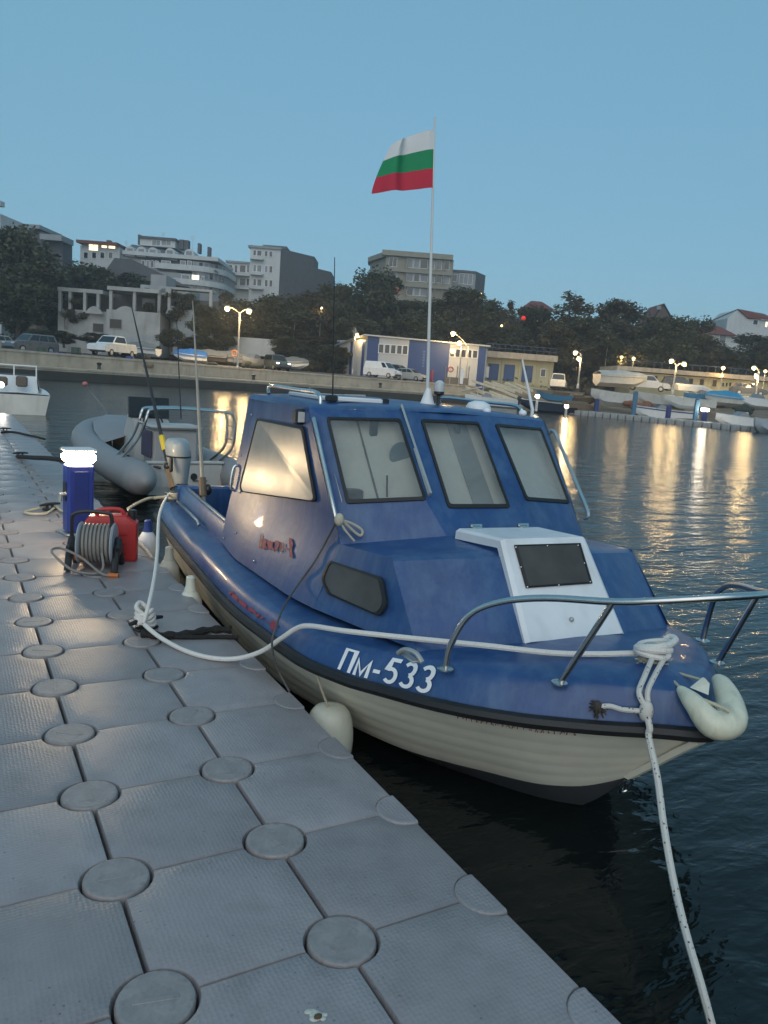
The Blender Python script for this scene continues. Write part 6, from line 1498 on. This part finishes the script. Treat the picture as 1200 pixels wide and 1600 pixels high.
# boats parked on the left road
tarp = M("blue_tarpaulin", (.03, .14, .42), .5, var=.15, scale=3, bump=.4, bscale=4); gtarp = M("grey_tarpaulin", (.16, .17, .17), .7, var=.15, scale=3, bump=.4, bscale=4)
def boatpx(label, u, v, V, th, **k):
    p = at(u, v, V); U, _, z = uvz(p); return small_boat(k.pop("name", "small_boat"), label, U, V, z, th, **k)
boatpx("white boat with a blue tarpaulin on the road left of the double lamp", 297, 566, 84, 200, L=3.4, B=1.5, H=.8, cover=tarp, group="boats laid up along the road")
boatpx("dark hulled boat on the road between blue tarpaulin boat and the lamp", 325, 568, 86, 185, L=4.2, B=1.6, H=.9, hull=M("dark_brown_hull", (.07, .055, .045), .6), cover=gtarp, group="boats laid up along the road")
boatpx("grey covered boat right behind the double street lamp", 360, 570, 87, 195, L=4.8, B=1.8, H=.9, hull=greyvinyl, cover=gtarp, group="boats laid up along the road")
boatpx("grey boat with a white windscreen left of the dark green car", 398, 574, 87, 240, L=4.2, B=1.7, H=.9, hull=greyvinyl, screen=True, motor=True, group="boats laid up along the road")
boatpx("grey covered boat on a trailer right of the dark green car", 460, 577, 91, 330, L=4.0, B=1.6, H=.8, hull=white, cover=gtarp, group="boats laid up along the road")
boatpx("pale boat on the road right of the white pickup", 222, 556, 80, 170, L=3.6, B=1.5, H=.8, cover=gtarp, group="boats laid up along the road")
# orange lifebuoy stand etc.
def lifebuoy(label, u, v, V, col, ubase):
    b = at(u, ubase, V); root = thing("lifebuoy_stand", label, "lifebuoy", b, RZ0); h = at(u, v, V).z - b.z
    MB().tube([(0, .05, 0), (0, .05, h + .5)], .04, 6).build("stand_post", galv, root)
    m = MB(); R_b = .30; rings = []
    for i in range(21): a = 2 * math.pi * i / 20; m_c = (R_b * math.cos(a), 0, h + R_b * math.sin(a)); rings.append([(m_c[0] + .075 * math.cos(t) * math.cos(a), .075 * math.sin(t), m_c[2] + .075 * math.cos(t) * math.sin(a)) for t in [2 * math.pi * j / 8 for j in range(8)]])
    m.loft(rings, True).build("ring", col, root)
lifebuoy("red lifebuoy on a stand in front of the blue shed", 702, 577, 96, M("lifebuoy_red", (.55, .06, .05), .5), 602); lifebuoy("orange lifebuoy on a stand right of the double street lamp", 366, 552, 85, M("lifebuoy_orange", (.6, .2, .04), .5), 568)
B = Bld("signboard_frame", "brown wooden notice frame beside the lifebuoy in front of the shed", 97, 694, 732, 606, "notice frame")
for u in (695, 713, 731): B.box("frame_post", wood, u, u + 1.6, 572, 606, 0, .12)
B.box("frame_board", wood, 695, 732, 590, 606, .03, .08); B.box("white_box", white, 719, 724, 577, 600, -.1, .15)
for lab, u, v0, v1 in (("red post in front of the blue shed right of the flag pole", 674, 578, 597),):
    b = at(u, v1, 96); h = at(u, v0, 96).z - b.z; tag(MB().lathe([(.14, 0), (.14, h - .1), (.10, h)], n=10).build("red_post", M("red_post_paint", (.4, .03, .03), .5), None, loc=b), lab, "post")
# timber beams stacked at the slipway
for k, (u0, v0, u1, v1, V, w_) in enumerate(((738, 597, 786, 612, 88, .3), (757, 598, 804, 614, 88.5, .28), (770, 599, 815, 615, 89, .28), (790, 600, 828, 617, 89.5, .30), (806, 602, 832, 612, 90, .26), (728, 606, 770, 622, 86.5, .22), (745, 610, 800, 628, 86, .24), (765, 613, 815, 630, 85.5, .25), (785, 612, 830, 632, 85.5, .3), (722, 612, 752, 606, 87, .2), (770, 621, 822, 636, 84.5, .25), (735, 615, 790, 632, 85, .2))):
    a, b = at(u0, v0, V + 1.5), at(u1, v1, V - 1.0); d = b - a; n = Vector((-d.y, d.x, 0)).normalized() * w_ / 2; upv = Vector((0, 0, w_ * .8))
    o = MB().prism([-n, n, n + upv, -n + upv], d).build("timber_beam", M("pale_timber", (.62, .54, .40), .8, var=.25, scale=3), None, loc=a, smooth=0)
    tag(o, "pale lamp lit timber beam in the slanting stack at the slipway right of the shed", "timber beam", "timber beams stacked at the slipway")
# ------------------------------------------------------------------ boats on the right shore
wc = M("weathered_white_hull", (.55, .54, .50), .5, var=.12, scale=2, stain=.3); bc = M("cyan_blue_hull", (.06, .22, .38), .5, var=.12, stain=.15); br = M("brown_wood_hull", (.14, .09, .05), .7, var=.3, scale=4, stain=.3); nv = M("navy_hull", (.012, .02, .045), .35, var=.1)
SH = "boats laid up on the right shore"
for a in (("light blue wooden boat tilted on the shore by the white van", 866, 628, 82, 160, dict(L=3.8, B=1.5, H=.9, hull=bc, deck=br, tilt=-14)),
          ("brown wooden boat lying right of the light blue one", 908, 632, 82, 350, dict(L=3.6, B=1.5, H=.8, hull=br, deck=br, tilt=10)), ("upturned brown boat below the single armed street lamp", 905, 640, 79, 20, dict(L=3.6, B=1.5, H=.7, hull=br, flip=True)),
          ("cream high bowed boat facing left above the pale blue post", 955, 636, 80, 172, dict(L=4.4, B=1.7, H=1.5, hull=wc, deck=br)), ("white boat on the shore right of the rusty net heap", 1030, 638, 82, 165, dict(L=5.0, B=1.8, H=1.3, hull=wc, deck=wc)),
          ("white long boat right behind the double headed lamp", 1075, 640, 79, 172, dict(L=5.0, B=1.7, H=1.1, hull=wc, deck=wc)), ("upturned white boat by the long yellow building's foot", 1085, 614, 90, 10, dict(L=5.0, B=1.7, H=.8, hull=wc, flip=True)),
          ("cyan covered boat right of the white long boat", 1128, 634, 84, 190, dict(L=4.2, B=1.7, H=1.0, hull=wc, cover=M("cyan_tarpaulin", (.04, .25, .42), .5, bump=.4, bscale=4))), ("blue boat behind the lit pier pedestal", 1100, 632, 86, 175, dict(L=4.6, B=1.7, H=1.0, hull=bc, deck=wc, screen=True)),
          ("yellow decked white boat left of the far right street lamp", 1155, 634, 88, 180, dict(L=4.6, B=1.7, H=1.0, hull=wc, deck=M("ochre_deck", (.40, .27, .08), .7))), ("white motor boat on the shore at the right edge", 1185, 640, 84, 185, dict(L=5.0, B=1.9, H=1.1, screen=True)),
          ("big boat wrapped in pale grey tarpaulin left of the long yellow building", 970, 606, 92, 12, dict(L=6.4, B=2.3, H=1.4, hull=wc, cover=M("pale_tarpaulin", (.36, .38, .37), .7, var=.2, scale=2, bump=.6, bscale=3)))):
    boatpx(a[0], a[1], a[2], a[3], a[4], group=SH, **a[5])
junk("rusty red net heap on the shore between the cream and the white boat", 995, 640, 79, .2, M("rusty_net", (.22, .09, .05), .95, var=.4, scale=5, bump=1, bscale=12), 1.7, "net_heap", "net"); junk("brown net heap on the shore left of the cream high bowed boat", 930, 622, 84, .2, M("brown_net", (.09, .06, .04), .95, var=.4, scale=5, bump=1, bscale=12), 1.5, "net_heap", "net"); junk("dark net heap beside the pier's right pedestal", 1160, 645, 78, .2, net, 1.6, "net_heap", "net")
# boats afloat near the pier
AF = "boats afloat at the right pier"
def afloat(label, u, V, th, **k):
    d = at(u, 645, V); U = uvz(d)[0]; return small_boat("motor_boat", label, U, V, ZW - .22, th, group=AF, **k)
afloat("dark hulled boat with a white deck moored left of the pier's far end", 854, 79, 184, L=5.6, B=2.0, H=1.15, hull=nv, deck=white, motor=True)
afloat("sleek white speedboat moored in front of the timber stack", 765, 84, 178, L=5.6, B=2.0, H=1.15, hull=white, deck=white, screen=True, motor=True)
afloat("white speedboat with a dark blue stripe lying behind the middle of the pier", 1038, 78, 180, L=6.3, B=2.1, H=1.35, stripe=cladb, screen=True)
afloat("white open boat with console and windscreen moored near the pier's right end", 1166, 73, 180, L=5.6, B=2.0, H=1.25, screen=True, console=True, motor=True)
afloat("pale inflatable like bow of a boat at the right edge of the pier", 1204, 64, 215, L=4.2, B=2.0, H=1.2, hull=M("pale_blue_hull", (.40, .45, .50), .45), deck=white)
afloat("low white dinghy with a black outboard lying behind the blue boat's roof", 530, 60, 3, L=3.9, B=1.6, H=.75, hull=wc, deck=wc, motor=True)
# white cruiser moored farther along on the left
cr = small_boat("cabin_cruiser", "white cabin cruiser with a wide windscreen moored at the left edge of the view", uvz(at(22, 640, 26))[0], 26, ZW - .34, 118, L=5.4, B=2.0, H=.95, hull=wc, deck=white, screen=True)
cc = MB().prism([(.0, -.75, .9), (1.5, -.70, 1.0), (1.2, -.62, 1.35), (.2, -.7, 1.45)], (0, 1.45, 0)).build("fore_cabin", white, cr, smooth=0)
m = MB()
for s in (-.68, 0, .68): m.box(-.11, -.07, s - .02, s + .02, 1.35, 1.80)
m.box(-.12, -.06, -.70, .70, 1.78, 1.82); m.build("windscreen_frame", white, cr); MB().box(-.5, -.1, -.4, -.05, 1.1, 1.45, .05).box(-.6, -.2, .2, .5, 1.1, 1.4, .05).build("helm_seat", M("brown_seat", (.12, .09, .07), .7), cr)
globe(at(1, 601, 20.5), .09, coolglow, thing("dock_lamp", "bright white light cut by the left edge beside the cabin cruiser", "lamp", at(1, 612, 20.5)), 25, (1, .9, .75), "lamp_globe")
# ------------------------------------------------------------------ floating pier on the right
PA, PB = at_z(884, 646.5, ZW), at_z(1236, 681, ZW); PL = (PB - PA).length; PBLK = 0.85; PN = int(PL / PBLK)
pier = thing("floating_pier", "pale grey floating pier of plastic blocks crossing the water on the right", "floating pier", (PA.x, PA.y, .12), math.atan2(PB.y - PA.y, PB.x - PA.x))
pst = MB(); KS = PBLK / .5; pierm = M("pier_plastic", (.33, .33, .32), .5, var=.15, scale=2, stain=.3)
def pblock(x, y):
    pst.add([(a * KS + x, b * KS + y, c * 1.3) for a, b, c in bsrc.v], bsrc.f)
pb0 = None
for j in range(PN):
    x = PBLK * (j + .5)
    if pb0 is None: pb0 = MB().add([(a * KS * .86, b * KS, c * 1.3) for a, b, c in bsrc.v], bsrc.f).build("float_block", pierm, pier, smooth=35); ob_b = pb0
    else: ob_b = pb0.copy(); COL.objects.link(ob_b); ob_b.parent = pier
    ob_b.location = (x, PBLK * .5, jit.uniform(-.015, .015))
    for i in (1, 2): pblock(x, PBLK * (i + .5))
o = pst.build("float_block_rows", pierm, pier, smooth=35); o["kind"] = "stuff"
def pierpost(label, u, v0, v1, V, col, name="pier_post", cat="post", r=.14, lit=False):
    b = at(u, v1, V); h = at(u, v0, V).z - b.z; root = thing(name, label, cat, b, RZ0)
    MB().box(-r, r, -r, r, -.4, h, .03).lathe([(r * 1.1, h), (r * .9, h + .06), (.02, h + .08)], n=10).build("column", col, root)
    if lit:
        g = MB().box(-r * 1.5, r * 1.5, -r * 1.3, r * 1.3, h + .05, h + .30, .04).build("lamp_head", M("pier_lamp", (1, 1, 1), .4, var=0, emit=30, ecol=(1, .82, .6)), root)
        d = bpy.data.lights.new("pier_light", 'POINT'); d.energy = 25; d.color = (1, .8, .55); d.shadow_soft_size = .2; lo = bpy.data.objects.new("pier_light", d); COL.objects.link(lo); lo.parent = root; lo.location = (0, 0, h + .5)
pb2 = M("pale_blue_post", (.05, .15, .25), .5); db2 = M("dark_blue_post", (.02, .03, .14), .5)
pierpost("tall pale blue post on the pier below the cream boat", 989, 612, 650, 76, pb2, r=.19); pierpost("tall pale blue post left of the lit pier pedestal", 1085, 624, 660, 71, pb2, r=.17)
pierpost("dark blue unlit pedestal on the pier left of the tall pale blue post", 931, 624, 643, 79, db2, "service_pedestal", "pedestal", .2); pierpost("dark blue pedestal at the pier's far left end", 890, 622, 642, 81, db2, "service_pedestal", "pedestal", .2); pierpost("dark blue pedestal in front of the blue striped speedboat", 1043, 634, 655, 73.5, db2, "service_pedestal", "pedestal", .2)
pierpost("dark blue pedestal with a bright white lamp on the right part of the pier", 1099, 643, 660, 70.5, db2, "service_pedestal", "pedestal", .2, lit=True); pierpost("small lit lamp post behind the dark hulled boat's cabin", 838, 622, 636, 73, galv, "service_pedestal", "pedestal", .12, lit=True); pierpost("small lamp at the stern of the dark hulled boat", 884, 638, 646, 67, galv, "service_pedestal", "pedestal", .10, lit=True)

# ------------------------------------------------------------------ thin evening haze over the whole harbour
hz = MB().box(-450, 450, -90, 450, -4.0, 46.0).build("haze", None, None, smooth=0); hz["kind"] = "stuff"
hm_ = bpy.data.materials.new("evening_haze"); hm_.use_nodes = True; n = hm_.node_tree.nodes; l = hm_.node_tree.links
for x in list(n):
    if x.type == 'BSDF_PRINCIPLED': n.remove(x)
pv_ = n.new("ShaderNodeVolumePrincipled"); pv_.inputs["Color"].default_value = (.86, .88, .90, 1); pv_.inputs["Density"].default_value = 0.0011; pv_.inputs["Anisotropy"].default_value = .35
l.new(pv_.outputs[0], [x for x in n if x.type == 'OUTPUT_MATERIAL'][0].inputs["Volume"]); hz.data.materials.append(hm_)
